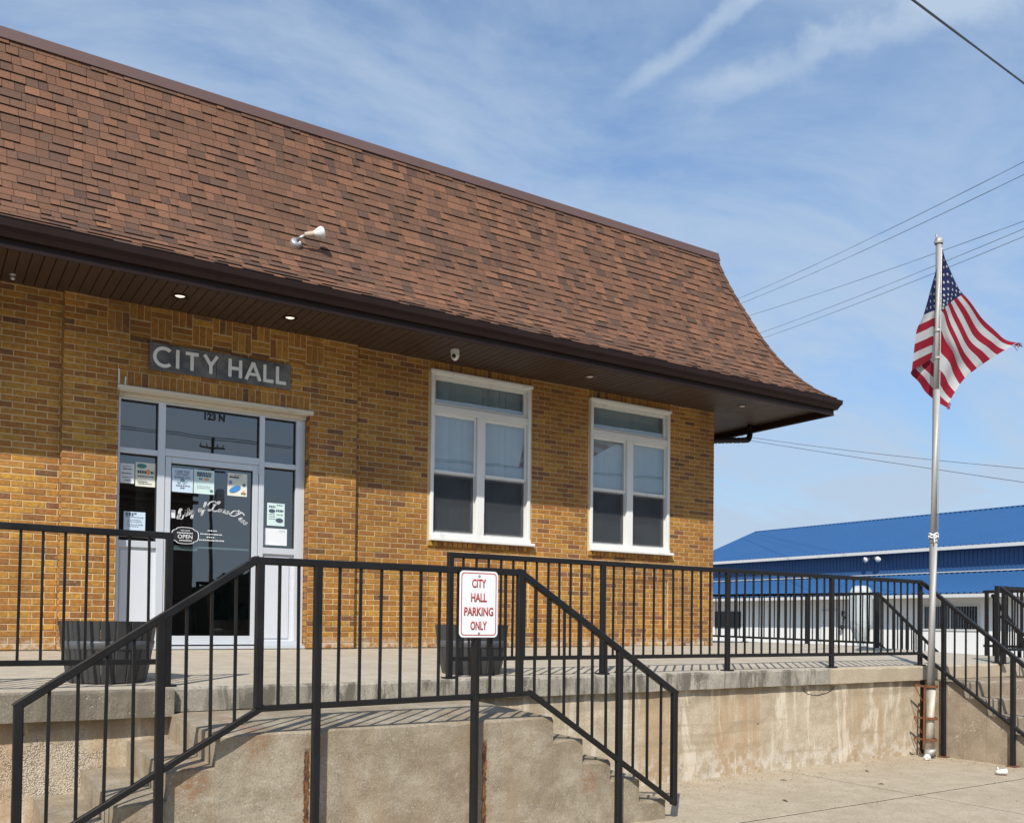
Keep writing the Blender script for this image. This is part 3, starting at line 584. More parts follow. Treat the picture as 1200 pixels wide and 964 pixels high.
q = MB(); q.cbox(DX0 - .02, DX1 + .04, Y_BAY - .012, EY + .12, 2.701, 2.715, .004); q.cbox(DX0 - .024, DX1 + .044, Y_BAY - .022, Y_BAY + .02, 2.716, 2.755, .008); q.cbox(DX0 + .01, DX1 - .01, .02, EY + .002, 2.66, 2.70, .003); q.build('lintel_trim', CREAM, ent)
q = MB(); q.bar((DX0 - .012, Y_BAY - .006, 2.757), (DX0 - .012, Y_BAY - .006, 2.915), .012, .010); q.bar((DX0 + .05, Y_BAY - .005, 2.755), (DX0 + .055, Y_BAY - .005, 2.84), .012, .008); q.build('caulk_run', VINYL, ent)
text('123 N', (-7.64, EY + .046, 2.575), .080, .225, RUBBER, ent, 'house_number', .004, .035)
# white script on the door glass, drawn as pen strokes
GL = {'C': [[(-.6,.9),(-.2,1.3),(.2,1.5)], [(1.5,2.0),(1.3,2.55),(.8,2.5),(.25,1.8),(0,.9),(.3,.1),(.9,0),(1.5,.6)], [(1.1,2.4),(.75,1.6),(.5,1.0),(-.35,.55),(-.75,.9)]],
 'i': [[(0,.3),(.28,1),(.15,.2),(.4,.03),(.7,.4)], [(.42,1.5),(.48,1.62)]], 't': [[(0,.3),(.5,1.9),(.22,.3),(.45,.03),(.75,.4)], [(.05,1.25),(.75,1.32)]],
 'y': [[(0,.5),(.2,1),(.2,.3),(.5,.12),(.85,1),(.5,-.9),(.15,-1.2),(.05,-.8),(.95,.3)]], 'o': [[(.5,1),(.12,.75),(.05,.2),(.35,0),(.7,.4),(.6,.9),(.48,1),(.95,.8)]],
 'f': [[(0,.3),(.6,1.5),(.85,2.4),(.55,2.5),(.3,1.2),(.0,-1.1),(.25,-.9),(.5,.1),(.85,.4)]], 'n': [[(0,.3),(.2,1),(.12,0),(.4,.8),(.62,1),(.65,.2),(.8,0),(1.02,.35)]],
 'e': [[(0,.4),(.5,.65),(.5,1),(.2,.9),(.1,.3),(.35,0),(.82,.4)]], 'r': [[(0,.3),(.25,1.1),(.48,.98),(.4,.3),(.6,.03),(.88,.4)]],
 'L': [[(-1.2,1.6),(-.7,2.6),(.4,2.9),(1.0,2.4),(.4,1.9)], [(1.6,2.2),(2.0,2.9),(1.5,3.0),(.9,2.0),(.5,.6),(-.1,.0),(-.6,.2),(.3,.35),(1.4,-.05),(2.0,.3)]],
 'T': [[(-.9,.5),(-.8,1.7),(.2,2.2),(.6,1.7),(.1,1.4)], [(-.1,2.6),(.6,2.4),(1.4,2.5),(2.4,2.1)], [(1.2,2.4),(.8,1.2),(.2,.2),(-.8,.1),(-1.3,.5)]]}
ADV = {'C': 1.9, 'i': .85, 't': .88, 'y': 1.05, 'o': 1.05, 'f': 1.0, 'n': 1.2, 'e': .95, 'r': 1.0, 'L': 2.3, 'T': 1.9, ' ': 1.3}
mb = MB(); XH = .0372; CX, CZ, RA = -7.650, .965, .56; arc = 0.0; seq = 'City of Lone Tree'; tot = sum(ADV[ch] for ch in seq)*XH; th0 = math.pi/2 + tot/RA*.5 - .02
for ch in seq:
    if ch != ' ':
        th = th0 - (arc + ADV[ch]*XH*.5)/RA; ca, sa = math.cos(th - math.pi/2), math.sin(th - math.pi/2)
        for st in GL[ch]:
            pts = []
            for p in spline([(x, z, 0) for x, z in st], 5):
                lx = (p.x + p.y*.32 - ADV[ch]*.5)*XH; lz = p.y*XH; bx, bz = CX + RA*math.cos(th), CZ + RA*math.sin(th); pts.append(Vector((bx + lx*ca - lz*sa, 0, bz + lx*sa + lz*ca)))
            for i in range(len(pts)-1):
                d = pts[i+1]-pts[i]
                if d.length < 1e-5: continue
                d.normalize(); n_ = Vector((-d.z, 0, d.x)); wd = .0034 + .0038*abs(d.z); y_ = EY + .027
                a_, b_ = pts[i] - d*.001, pts[i+1] + d*.001; mb.add([(a_.x-n_.x*wd, y_, a_.z-n_.z*wd), (b_.x-n_.x*wd, y_, b_.z-n_.z*wd), (b_.x+n_.x*wd, y_, b_.z+n_.z*wd), (a_.x+n_.x*wd, y_, a_.z+n_.z*wd)], [(0,1,2,3)])
    arc += ADV[ch]*XH
mb.build('lettering', VINYL, door)
mb = MB()
for z, x0, x1 in ((1.305, -7.70, -7.60), (1.265, -7.78, -7.54), (1.232, -7.71, -7.62), (1.198, -7.79, -7.52)):
    x = x0
    while x < x1: l = rnd.uniform(.008, .02); mb.box(x, min(x + l, x1), EY + .0265, EY + .0275, z - .0055, z + .0055); x += l + .007
mb.build('small_print', VINYL, door, kind='stuff')

# papers taped inside the glass, each a thing
def paper(x0, x1, z0, z1, m_, label, rows=(), y=EY + .024, words=(), blobs=(), tilt=0):
    t = thing('poster', label, 'poster', ((x0+x1)/2, y, z0)); hw, h = (x1-x0)/2, z1-z0; t.rotation_euler = (0, tilt, 0)
    q = MB(); n = 6
    for i in range(n):
        a, b = -hw + 2*hw*i/n, -hw + 2*hw*(i+1)/n; f = lambda u: .0016*math.sin(u*23 + z0*9)
        q.add([(a, f(a), 0), (b, f(b), 0), (b, f(b) - .001, h), (a, f(a) - .001, h)], [(0,1,2,3)])
    q.build('sheet', m_, t)
    if rows:
        q = MB()
        for fz, a, b, hh in rows:
            x = a
            while x < b: l = rnd.uniform(.05, .12); q.box(-hw + 2*hw*x, -hw + 2*hw*min(x+l, b), -.0042, -.0036, h*fz - hh/2, h*fz + hh/2); x += l + .03
        q.build('print', INK, t, kind='stuff')
    for s, fz, hh, wd, mm in words: text(s, (0, -.0036, h*fz), hh, wd, mm, t, 'heading', .0005)
    for fx, fz, rx, rz, mm, ang in blobs:
        q = MB(); pts = [(-hw + 2*hw*fx + rx*math.cos(a)*math.cos(ang) - rz*math.sin(a)*math.sin(ang), h*fz + rx*math.cos(a)*math.sin(ang) + rz*math.sin(a)*math.cos(ang)) for a in [2*math.pi*i/16 for i in range(16)]]
        q.prism(pts, -.0046, -.0036); q.build('picture', mm, t)
    return t
GY = EY + .044
paper(-8.612, -8.473, 1.755, 1.965, PAPERS[0], 'white notice in the left side window of the entrance, left of the pale green flyer', [(.85,.15,.8,.006),(.72,.2,.85,.012),(.5,.1,.8,.01),(.3,.15,.85,.006),(.15,.3,.8,.01)], GY)
paper(-8.461, -8.255, 1.735, 1.99, PAPERS[3], 'pale green flyer in the left side window, right of the white notice', [(.6,.1,.9,.03),(.42,.1,.9,.012),(.2,.1,.6,.008),(.12,.15,.8,.008)], GY, blobs=[(.3,.85,.05,.025,INKG,0),(.62,.62,.022,.03,INKR,0)])
paper(-8.569, -8.353, 1.262, 1.457, PAPERS[1], 'light blue notice low in the left side window above the handrail', [(.9,.08,.6,.016),(.8,.08,.45,.014),(.7,.1,.9,.006),(.55,.2,.8,.006),(.45,.15,.85,.006),(.3,.15,.9,.006),(.2,.2,.7,.006)], GY)
paper(-8.094, -7.869, 1.705, 1.965, PAPERS[1], 'pale blue flyer at the top left of the door glass', [(.27,.2,.85,.010),(.18,.4,.6,.012)], words=[('LONE TREE', .86, .026, .15, INK), ('CITY WIDE', .74, .024, .13, INK), ('GARAGE SALE', .62, .022, .17, INK), ('SAT. OCT', .39, .030, .11, INK)], blobs=[(.5,.51,.025,.012,INKG,0)])
paper(-7.860, -7.639, 1.706, 1.970, PAPERS[2], 'mint green flyer on the door glass, second from the left', [(.86,.15,.85,.022),(.76,.15,.85,.022),(.62,.25,.42,.018),(.32,.15,.8,.004),(.24,.15,.8,.004)], blobs=[(.62,.62,.030,.013,INKR,0),(.86,.14,.018,.016,INKG,0)])
q = paper(-7.493, -7.273, 1.713, 1.968, PAPERS[3], 'bright flyer with a blue shape at the top right of the door glass', [(.92,.35,.75,.006),(.82,.1,.6,.02),(.12,.7,.95,.02)], blobs=[(.38,.30,.070,.032,INKB,.45),(.15,.58,.020,.022,INKP,0),(.84,.50,.018,.018,INKG,0),(.55,.70,.05,.012,PAPERS[2],0),(.82,.2,.014,.014,INKR,0)])
paper(-7.032, -6.824, 1.410, 1.670, PAPERS[2], 'printed newspaper page in the right side window of the entrance', [(.84,.1,.45,.02),(.68,.5,.92,.022),(.92,.55,.9,.008),(.5,.1,.45,.006),(.4,.1,.45,.006),(.3,.1,.45,.006),(.5,.55,.9,.006)], GY, blobs=[(.27,.65,.038,.022,INK,0),(.7,.25,.045,.025,INK,0)])
paper(-7.056, -6.792, 1.185, 1.378, PAPERS[0], 'plain white sheet in the right side window below the newspaper page', [(.85,.65,.9,.004)], GY)
paper(-8.104, -8.050, 1.418, 1.502, PAPERS[0], 'small white card at the left edge of the door glass', [(.85,.1,.9,.012)])
# OPEN plaque hanging behind the glass
t = thing('open_sign', 'black scalloped plaque reading OPEN hanging in the door glass', 'sign', (-7.943, EY + .022, 1.235))
def plaque(r):
    pts = []
    for i in range(48):
        a = 2*math.pi*i/48; ca, sa = math.cos(a), math.sin(a); e = .146*math.copysign(abs(ca)**.8, ca), .092*math.copysign(abs(sa)**.75, sa); k_ = 1 - .10*math.exp(-((abs(abs(math.degrees(math.atan2(sa, ca))) - 90) - 45)/9)**2); pts.append((e[0]*k_*r, e[1]*k_*r))
    return pts
q = MB(); q.prism(plaque(1.0), -.0035, -.001); q.build('board', RUBBER, t)
q = MB(); A, B = plaque(1.0), plaque(.945); n = len(A)
q.add([(x, -.0042, z) for x, z in A] + [(x, -.0042, z) for x, z in B], [(i, (i+1)%n, n+(i+1)%n, n+i) for i in range(n)]); q.build('border', VINYL, t)
text('OPEN', (0, -.004, -.012), .044, .155, VINYL, t, 'lettering', .0006)
text('WELCOME', (0, -.004, .055), .014, .10, VINYL, t, 'lettering', .0006); q = MB()
for z, a, b in ((.028, -.085, .085), (-.055, -.06, .06)):
    x = a
    while x < b: q.box(x, x + .012, -.0046, -.004, z - .005, z + .005); x += .017
q.build('small_print', VINYL, t, kind='stuff')
q = MB(); q.tube([(-.055, -.002, .08), (-.03, -.002, .165)], .0016, 5); q.tube([(.055, -.002, .08), (.03, -.002, .165)], .0016, 5); q.build('cord', RUBBER, t)

# ---- metal CITY HALL sign
t = thing('city_hall_sign', 'grey metal sign with white letters CITY HALL above the entrance', 'sign', (-7.612, Y_BAY - .012, 3.10))
q = MB(); q.cbox(-.768, -.070, -.012, .0, -.146, .146, .003); q.cbox(-.066, .766, -.0125, .0, -.146, .146, .003); q.build('plate', PLATE, t)
def arcbar(mb, cx_, cz_, r, a0, a1, w_, n=20):
    for i in range(n):
        a, b = a0 + (a1-a0)*i/n, a0 + (a1-a0)*(i+1)/n
        mb.prism([(cx_+(r-w_/2)*math.cos(a), cz_+(r-w_/2)*math.sin(a)), (cx_+(r+w_/2)*math.cos(a), cz_+(r+w_/2)*math.sin(a)), (cx_+(r+w_/2)*math.cos(b), cz_+(r+w_/2)*math.sin(b)), (cx_+(r-w_/2)*math.cos(b), cz_+(r-w_/2)*math.sin(b))], -.030, -.013)
def sbar(mb, x0, z0, x1, z1, w_, y=-.030):
    d = Vector((x1-x0, z1-z0)).normalized(); n_ = Vector((-d.y, d.x))*w_/2; mb.prism([(x0-n_.x, z0-n_.y), (x1-n_.x, z1-n_.y), (x1+n_.x, z1+n_.y), (x0+n_.x, z0+n_.y)], y, -.013)
H = .098; W_ = .034; H2 = H - W_/2
for ch, x in (('C', -.645), ('I', -.485), ('T', -.335), ('Y', -.135), ('H', .13), ('A', .33), ('L', .50), ('L', .645)):
    q = MB()
    if ch == 'C': arcbar(q, x + .02, 0, .094, math.radians(48), math.radians(312), W_)
    if ch == 'I': sbar(q, x, -H, x, H, W_)
    if ch == 'T': sbar(q, x, -H, x, H2 - W_/2, W_); sbar(q, x - .068, H2, x + .068, H2, W_, -.0302)
    if ch == 'Y': sbar(q, x, -H, x, .0, W_); sbar(q, x - .068, H, x, -.01, W_, -.0302); sbar(q, x + .068, H, x, -.01, W_, -.0304)
    if ch == 'H': sbar(q, x - .058, -H, x - .058, H, W_); sbar(q, x + .058, -H, x + .058, H, W_); sbar(q, x - .041, 0, x + .041, 0, W_, -.0302)
    if ch == 'A': sbar(q, x - .078, -H, x, H, W_); sbar(q, x + .078, -H, x, H, W_, -.0302); sbar(q, x - .045, -.035, x + .045, -.035, W_*.85, -.0304)
    if ch == 'L': sbar(q, x - .038, -H, x - .038, H, W_); sbar(q, x - .021, -H2, x + .062, -H2, W_, -.0302)
    q.build('letter', LETTER, t)
for x, z in ((-.55, .12), (-.55, -.12), (.0, .12), (.58, .12), (.58, -.12)):
    q = MB(); q.lathe([(.009, 0), (.009, .006), (0, .007)], (0, 0, 0), 10); o = q.build('bolt', RUST, t); o.rotation_euler = (math.pi/2, 0, 0); o.location = (x, -.012, z)

# ---- small fittings on the building, each a thing
def downlight(x, y, lit, label):
    t = thing('recessed_light', label, 'light', (x, y, 3.622), 'recessed lights along the soffit')
    q = MB(); q.lathe([(.075, .0), (.078, -.006), (.060, -.010), (.050, .004), (.046, .012)], (0, 0, 0), 24); q.build('trim_ring', GUTTER if lit else FLASH, t, True)
    q = MB(); q.lathe([(.049, .002), (.03, -.006), (0, -.010)], (0, 0, 0), 20); q.build('lens', LIT if lit else PORC, t, True)
downlight(-8.194, -.575, True, 'lit recessed soffit light above the left end of the CITY HALL sign')
downlight(-7.031, -.571, True, 'lit recessed soffit light above the right end of the CITY HALL sign')
downlight(-2.884, -.55, False, 'unlit recessed soffit light between the two white windows')
downlight(.012, -.562, False, 'unlit recessed soffit light at the far corner of the eave')
t = thing('security_camera', 'white dome security camera under the soffit left of the windows', 'camera', (-4.971, -.575, 3.622))
q = MB(); q.lathe([(.052, 0), (.055, -.025), (.050, -.05)], (0, 0, 0), 20); q.build('mount', PORC, t, True); q = MB(); q.lathe([(.05, -.05), (.054, -.075), (.040, -.11), (.018, -.132), (0, -.135)], (0, -.006, 0), 20); o = q.build('dome', PORC, t, True)
q = MB(); q.lathe([(.026, 0), (.02, .012), (0, .016)], (0, 0, 0), 14); o = q.build('lens', RUBBER, t, True); o.rotation_euler = (math.radians(115), 0, math.radians(-45)); o.location = (-.033, -.038, -.09)
t = thing('motion_sensor', 'small pale sensor knob under the soffit at the far left', 'sensor', (-9.676, -.258, 3.622))
q = MB(); q.lathe([(.012, 0), (.012, -.02), (.022, -.028), (.022, -.045), (0, -.058)], (0, 0, 0), 14); q.build('body', ZINC, t, True); q = MB(); q.lathe([(.03, 0), (.03, -.008), (.012, -.009)], (0, 0, 0), 14); q.build('base', ZINC, t, True)
# floodlight on the mansard
def roofp(x, z):
    for i in range(len(fine)-1):
        if fine[i].y <= z <= fine[i+1].y: u = (z-fine[i].y)/(fine[i+1].y-fine[i].y); return Vector((x, -fine[i].lerp(fine[i+1], u).x, z))
fl = roofp(-7.03, 4.38); t = thing('floodlight', 'single white floodlight bulb on a grey box on the shingled roof', 'floodlight', fl)
q = MB(); q.lathe([(.062, 0), (.062, .045), (.052, .055), (0, .056)], (0, 0, 0), 18); o = q.build('junction_box', ZINC, t, True); o.rotation_euler = (math.radians(55), 0, 0)
q = MB(); q.tube([(.0, -.05, .035), (.03, -.09, .06), (.07, -.11, .09)], .016, 8); q.tube([(.02, -.06, .02), (.05, -.05, -.02)], .014, 8); q.build('knuckle', ZINC, t, True)
q = MB(); q.lathe([(.028, 0), (.030, .10), (.034, .105)], (0, 0, 0), 14); o = q.build('socket', BEIGE, t, True); d_ = Vector((.93, -.10, .30)).normalized(); o.location = (.06, -.11, .085); o.rotation_euler = d_.to_track_quat('Z', 'Y').to_euler()
q = MB(); q.lathe([(.030, .10), (.036, .12), (.060, .165), (.070, .195), (.064, .215), (.030, .228), (0, .230)], (0, 0, 0), 22); o2 = q.build('bulb', PORC, t, True); o2.location = o.location; o2.rotation_euler = o.rotation_euler

# ------------------------------------------------------------------ ground and concrete work
def zd(y): return -.123*max(0, -y)/3.9
GZ = -1.15
q = MB(); q.add([(-900,-900,GZ-.05),(900,-900,GZ-.05),(900,900,GZ-.05),(-900,900,GZ-.05)], [(0,1,2,3)]); g = q.build('ground', LOT); g['kind'] = 'structure'
q = MB(); q.box(-60, 60, -14, -3.5, GZ - .06, GZ - .003); sw = q.build('sidewalk', SOIL); sw['kind'] = 'structure'
def edgy(x0, x1, y0, y1, z0, ztop, ch=.012, step=.09, jit=.004):
    """a cast slab: chamfered, slightly chipped front edge"""
    n = max(1, int((x1-x0)/step)); vs = []; fs = []
    for i in range(n+1):
        x = x0 + (x1-x0)*i/n; c = ch + (rnd.uniform(0, 1)**3)*jit*4; j = rnd.uniform(-jit, jit)*.4
        vs += [(x, y0+j, z0 + rnd.uniform(-jit, jit)*.5), (x, y0+j, ztop(y0) - c), (x, y0+j + c*.9, ztop(y0)), (x, y1, ztop(y1)), (x, y1, z0)]
    for i in range(n):
        a, b = i*5, (i+1)*5
        for k_ in range(4): fs.append((a+k_, b+k_, b+k_+1, a+k_+1))
        fs.append((a+4, b+4, b, a))
    fs += [(0,1,2,3,4), tuple(n*5+k_ for k_ in (4,3,2,1,0))]
    return vs, fs
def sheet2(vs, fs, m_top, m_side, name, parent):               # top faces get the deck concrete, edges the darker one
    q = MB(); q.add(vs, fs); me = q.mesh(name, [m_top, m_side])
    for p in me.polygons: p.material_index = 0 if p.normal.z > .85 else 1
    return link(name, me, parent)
ys = [-14, -11.4, -8.4, -5.403, -3.5]
for j in range(len(ys)-1):
    for i in range(-5, 6):
        x0 = -2.945 + i*3.0; vs, fs = edgy(x0 + .011, x0 + 3.0 - .011, ys[j] + .013, ys[j+1] - .013, GZ - .055, lambda y: GZ, .003, .3, .002)
        q = MB(); q.add(vs, fs); q.build('slab', WALK, sw)
porch = thing('concrete_porch', 'long raised concrete porch in front of city hall with stained retaining wall', 'porch', (-5, -3, 0))
YF_, TH = -3.90, .165
for x0, x1, yf, zb, ms in ((-13.5, -8.953, -3.955, -.31, EDGE2), (-8.95, -5.003, YF_, -.287, EDGE), (-5.0, -2.203, YF_, -.287, EDGE), (-2.2, -.603, YF_, -.289, WALK), (-.60, 2.95, YF_, -.285, WALK)):
    vs, fs = edgy(x0, x1, yf, 0.30 if x1 < -.61 else -.004, zb, zd, .014); sheet2(vs, fs, DECK, ms, 'deck_slab', porch)
q = MB(); vs, fs = edgy(.012, 2.95, 0, 9, -.28, zd, .01); q.add(vs, fs); q.build('deck_slab', DECK, porch)
q = MB(); n = 60                                               # retaining wall with a hand-made unevenness
for seg in ((-13.5, -.52, -3.845),):
    x0, x1, y = seg; vs = []; fs = []; nz = 8
    for i in range(n+1):
        for j in range(nz+1):
            z = GZ - .03 + (-.27 - GZ + .03)*j/nz; vs.append((x0+(x1-x0)*i/n, y + rnd.uniform(-.005, .005) + (.02 if j == nz and rnd.random() < .2 else 0), z))
    for i in range(n):
        for j in range(nz): a = i*(nz+1)+j; fs.append((a, a+nz+1, a+nz+2, a+1))
    q.add(vs, fs)
q.box(-13.5, -.52, -3.80, -3.5, GZ - .03, -.28); q.box(-.52, 2.9, -3.8, 8.9, GZ - .03, -.29); q.build('retaining_wall', WALLC, porch)
q = MB(); pts = spline([(-2.60, -3.8475, -.29), (-2.56, -3.8475, -.35), (-2.50, -3.8475, -.385), (-2.38, -3.8475, -.405), (-2.28, -3.8475, -.395), (-2.15, -3.8475, -.37), (-2.05, -3.8475, -.315)], 7)
pts = [p + Vector((rnd.uniform(-.005, .005), 0, rnd.uniform(-.005, .005))) for p in pts]; q.tube(pts, [.0020 + .003*rnd.random() for _ in pts], 4); q.build('crack', RUBBER, porch)
def steps(prefix_label, blocks, y0, y1, m_):
    pass
stairs = thing('double_stairs', 'grey concrete double stair block with steps down both sides below the entrance', 'stairs', (-7.8, -4.5, GZ))
YS = -5.0
def cast(x0, x1, zt, ztb, m_=STAIR, name='step'):
    n = max(2, int((x1-x0)/.10)); vs = []; fs = []
    for i in range(n+1):
        x = x0 + (x1-x0)*i/n; c = .010 + rnd.random()**3*.018; j = rnd.uniform(-.002, .002)
        e = .012 if i in (0, n) else 0
        vs += [(x, YS+j, GZ-.02), (x, YS+j, zt-c-e*.4), (x, YS+j+c, zt-e*.4), (x, -3.86, ztb-e*.4), (x, -3.86, GZ-.02)]
    for i in range(n):
        a, b = i*5, (i+1)*5
        for k_ in range(4): fs.append((a+k_, b+k_, b+k_+1, a+k_+1))
    fs += [(0,1,2,3,4), tuple(n*5+k_ for k_ in (4,3,2,1,0))]
    q = MB(); q.add(vs, fs); return q.build(name, m_, stairs)
cast(-8.965, -6.620, -.325, -.292, STAIR, 'landing')
for k_, (a, b) in enumerate(((-6.6195, -6.36), (-6.3595, -6.10), (-6.0995, -5.822), (-5.8215, -5.562))): z = (-.492, -.662, -.806, -.998)[k_]; cast(a, b, z, z + .01)
for k_, (a, b) in enumerate(((-9.225, -8.9655), (-9.495, -9.2255), (-9.765, -9.4955), (-10.03, -9.7655))): z = (-.498, -.664, -.815, -.995)[k_]; cast(a, b, z, z + .035)
front = thing('front_steps', 'plain concrete front steps at the right end of the porch beside the flagpole', 'stairs', (.3, -4.6, GZ))
for k_ in range(5):
    z = -.29 - k_*.172; y1 = YF_ - .003 - (.455 + (k_-1)*.272 if k_ else 0); y0 = YF_ - .455 - k_*.272
    vs, fs = edgy(-.50, 1.12, y0, y1, GZ - .02, lambda y, z=z: z, .014); q = MB(); q.add(vs, fs); q.build('step', STRINGER, front)
side = thing('side_steps', 'concrete side steps leading east off the porch behind the far railing', 'stairs', (3.4, -1.8, GZ))
for k_ in range(5):
    z = -.27 - k_*.172; q = MB(); q.cbox(2.953 + k_*.28, 2.953 + (k_+1)*.28 - .001, -2.75, -.88, GZ - .02, z, .01); q.build('step', WALK, side)

for t_ in (porch, stairs, front, side):
    for ch_ in t_.children: ch_.location -= t_.location

# ------------------------------------------------------------------ railings
RW = .042
def rail_parts(t, name, bars, w_=RW, h_=RW): 
    q = MB()
    for p, r_ in bars: q.bar(p, r_, w_, h_)
    return q.build(name, BLACK, t)
def lerp_at(poly, x, ax):
    for p, r_ in zip(poly, poly[1:]):
        lo, hi = sorted((p[ax], r_[ax]))
        if lo - 1e-6 <= x <= hi + 1e-6: u = (x - p[ax])/(r_[ax]-p[ax]); return p[2] + (r_[2]-p[2])*u
def railing(label, top, bot, posts, ax, bal=.125, group=None, pw=.046, skip=(), plates=True):
    """top, bot: polylines; posts: (coord, z0) along axis ax; pickets between posts"""
    o0 = top[0]; t = thing('railing', label, 'railing', (top[0][0], top[0][1], min(p[1] for p in posts)), group); org = Vector(t.location)
    sh = lambda p: Vector(p) - org
    oth = top[0][1 - ax]
    def pt(c, z): p = [0, 0, z]; p[ax] = c; p[1-ax] = oth; return sh(p)
    def run(poly, name, w_, h_):
        q = MB()
        for i, (a, b) in enumerate(zip(poly, poly[1:])):
            d = (Vector(b)-Vector(a)).normalized()*(.015); q.bar(sh(a) - (d if i else d*1.5), sh(b) + (d if i < len(poly)-2 else d*1.5), w_, h_)
        for i in range(1, len(poly)-1):
            m_ = ((Vector(poly[i+1])-Vector(poly[i])).normalized() + (Vector(poly[i])-Vector(poly[i-1])).normalized()).normalized()*.022; q.bar(sh(poly[i]) - m_, sh(poly[i]) + m_, w_*1.01, h_*1.02)
        q.build(name, BLACK, t)
    run(top, 'top_rail', RW, RW + .002); run(bot, 'bottom_rail', RW*.85, RW*.85)
    for c, z0 in posts:
        q = MB(); zt = lerp_at(top, c, ax) + (.006 if abs(c - top[0][ax]) < .02 or abs(c - top[-1][ax]) < .02 else -.012); q.bar(pt(c, z0), pt(c, zt), pw, pw)
        if plates and z0 > -.14: q.bar(pt(c, z0 + .001) - Vector((.0, 0, 0)), pt(c, z0 + .012), .11, .10)
        q.build('post', BLACK, t)
        if plates and z0 <= -1.1: q = MB(); q.cbox(-.05, .05, -.05, .05, 0, .012, .003); o = q.build('base_plate', RUST, t); o.location = pt(c, z0 + .002)
    cs = sorted(c for c, _ in posts)
    for a, b in zip(cs, cs[1:]):
        n = max(1, round((b-a)/bal)) - 1
        for i in range(n):
            c = a + (b-a)*(i+1)/(n+1); q = MB(); jx = rnd.uniform(-.0035, .0035); q.bar(pt(c + jx, lerp_at(bot, c, ax)), pt(c - jx, lerp_at(top, c, ax) - .01), .0165, .0165, ch=.08); q.build('baluster', BLACK, t)
    return t
YR = -5.062
railing('black stair railing nearest the camera with sloped ends over the double stairs',
        [(-9.96, YR, -.107), (-8.776, YR, .672), (-6.951, YR, .672), (-5.532, YR, -.185)],
        [(-9.96, YR, -.885), (-8.731, YR, -.175), (-6.855, YR, -.150), (-5.532, YR, -1.020)],
        [(-9.96, -.90), (-9.283, GZ), (-8.746, -.170), (-8.396, GZ), (-7.302, GZ), (-6.953, -.15), (-6.074, GZ), (-5.532, -1.035)], 0, .131, 'black steel railings around the porch', plates=True)
YD = -3.83
zed = zd(YD)
railing('long black porch railing in front of the two white windows', [(-6.81, YD, .868), (-.50, YD, .858)], [(-6.81, YD, .035), (-.50, YD, .020)],
        [(-6.81, zed), (-5.25, zed), (-3.68, zed), (-2.10, zed), (-.50, zed)], 0, .1235, 'black steel railings around the porch')
railing('black porch railing at the far left in front of the entrance', [(-13.3, YD, .905), (-8.975, YD, .890)], [(-13.3, YD, .055), (-8.975, YD, .045)],
        [(-13.3, zed), (-11.9, zed), (-10.5, zed), (-8.975, zed)], 0, .1235, 'black steel railings around the porch')
railing('sloping black handrail on the left side of the front steps beside the flagpole', [(-.545, -3.90, .835), (-.545, -5.55, -.44)], [(-.545, -3.90, .0), (-.545, -5.55, -1.13)],
        [(-.545, -.15), (-.545, GZ)][:0] + [(-4.155, GZ), (-4.945, GZ), (-5.50, GZ)], 1, .13, 'black steel railings around the porch')
railing('sloping black handrail on the right side of the front steps', [(1.10, -3.92, .82), (1.10, -5.55, -.42)], [(1.10, -3.92, .46), (1.10, -5.55, -.80)],
        [(-3.94, -.125), (-4.9, -.8), (-5.5, -1.0)], 1, .13, 'black steel railings around the porch')
railing('short black porch railing right of the front steps', [(1.14, YD, .84), (2.85, YD, .84)], [(1.14, YD, .05), (2.85, YD, .05)], [(1.14, zed), (2.83, zed)], 0, .125, 'black steel railings around the porch')
railing('black side railing on the east edge of the porch before the side steps', [(2.85, -3.80, .855), (2.85, -2.70, .855)], [(2.85, -3.80, .06), (2.85, -2.70, .06)], [(-3.72, -.12), (-2.72, -.11)], 1, .125, 'black steel railings around the porch')
railing('black railing along the east walkway behind the brick corner', [(2.85, -.86, .862), (2.85, 8.0, .94)], [(2.85, -.86, .055), (2.85, 8.0, .16)], [(-.86, -.06), (.543, -.03), (2.0, -.002), (3.6, -.002), (5.2, -.002), (6.8, -.002)], 1, .125, 'black steel railings around the porch')
railing('descending black handrail on the far side of the side steps', [(2.90, -.86, .862), (4.6, -.86, -.13)], [(2.90, -.86, .06), (4.6, -.86, -.95)], [(2.90, -.1), (3.7, -.8), (4.58, -1.15)], 0, .125, 'black steel railings around the porch')
railing('descending black handrail on the near side of the side steps', [(2.88, -2.80, .79), (4.4, -2.80, -.40)], [(2.90, -2.80, .06), (4.4, -2.80, -1.03)], [(2.92, -.1), (3.6, -.6), (4.38, -1.15)], 0, .125, 'black steel railings around the porch')

# ---- parking sign fixed to the railing post
t = thing('parking_sign', 'white sign with red border reading CITY HALL PARKING ONLY on the stair railing', 'sign', (-7.308, YR - .045, .451))
def rrect(w_, h_, r, n=6):
    pts = []
    for cx_, cz_, a0 in ((w_-r, h_-r, 0), (-w_+r, h_-r, 90), (-w_+r, -h_+r, 180), (w_-r, -h_+r, 270)):
        for i in range(n+1): a = math.radians(a0 + 90*i/n); pts.append((cx_ + r*math.cos(a), cz_ + r*math.sin(a)))
    return pts
q = MB(); q.prism(rrect(.146, .217, .030), -.003, 0); q.build('plate', SIGNW, t)
q = MB(); A, B = rrect(.134, .205, .024), rrect(.128, .199, .020); n = len(A)
q.add([(x, -.0036, z) for x, z in A] + [(x, -.0036, z) for x, z in B], [(i, n+i, n+(i+1)%n, (i+1)%n) for i in range(n)]); q.build('border', RED, t)
for s, z, wd in (('CITY', .135, .108), ('HALL', .043, .120), ('PARKING', -.049, .222), ('ONLY', -.141, .125)): text(s, (0, -.0030, z), .058, wd, RED, t, 'lettering', .0008, .030)
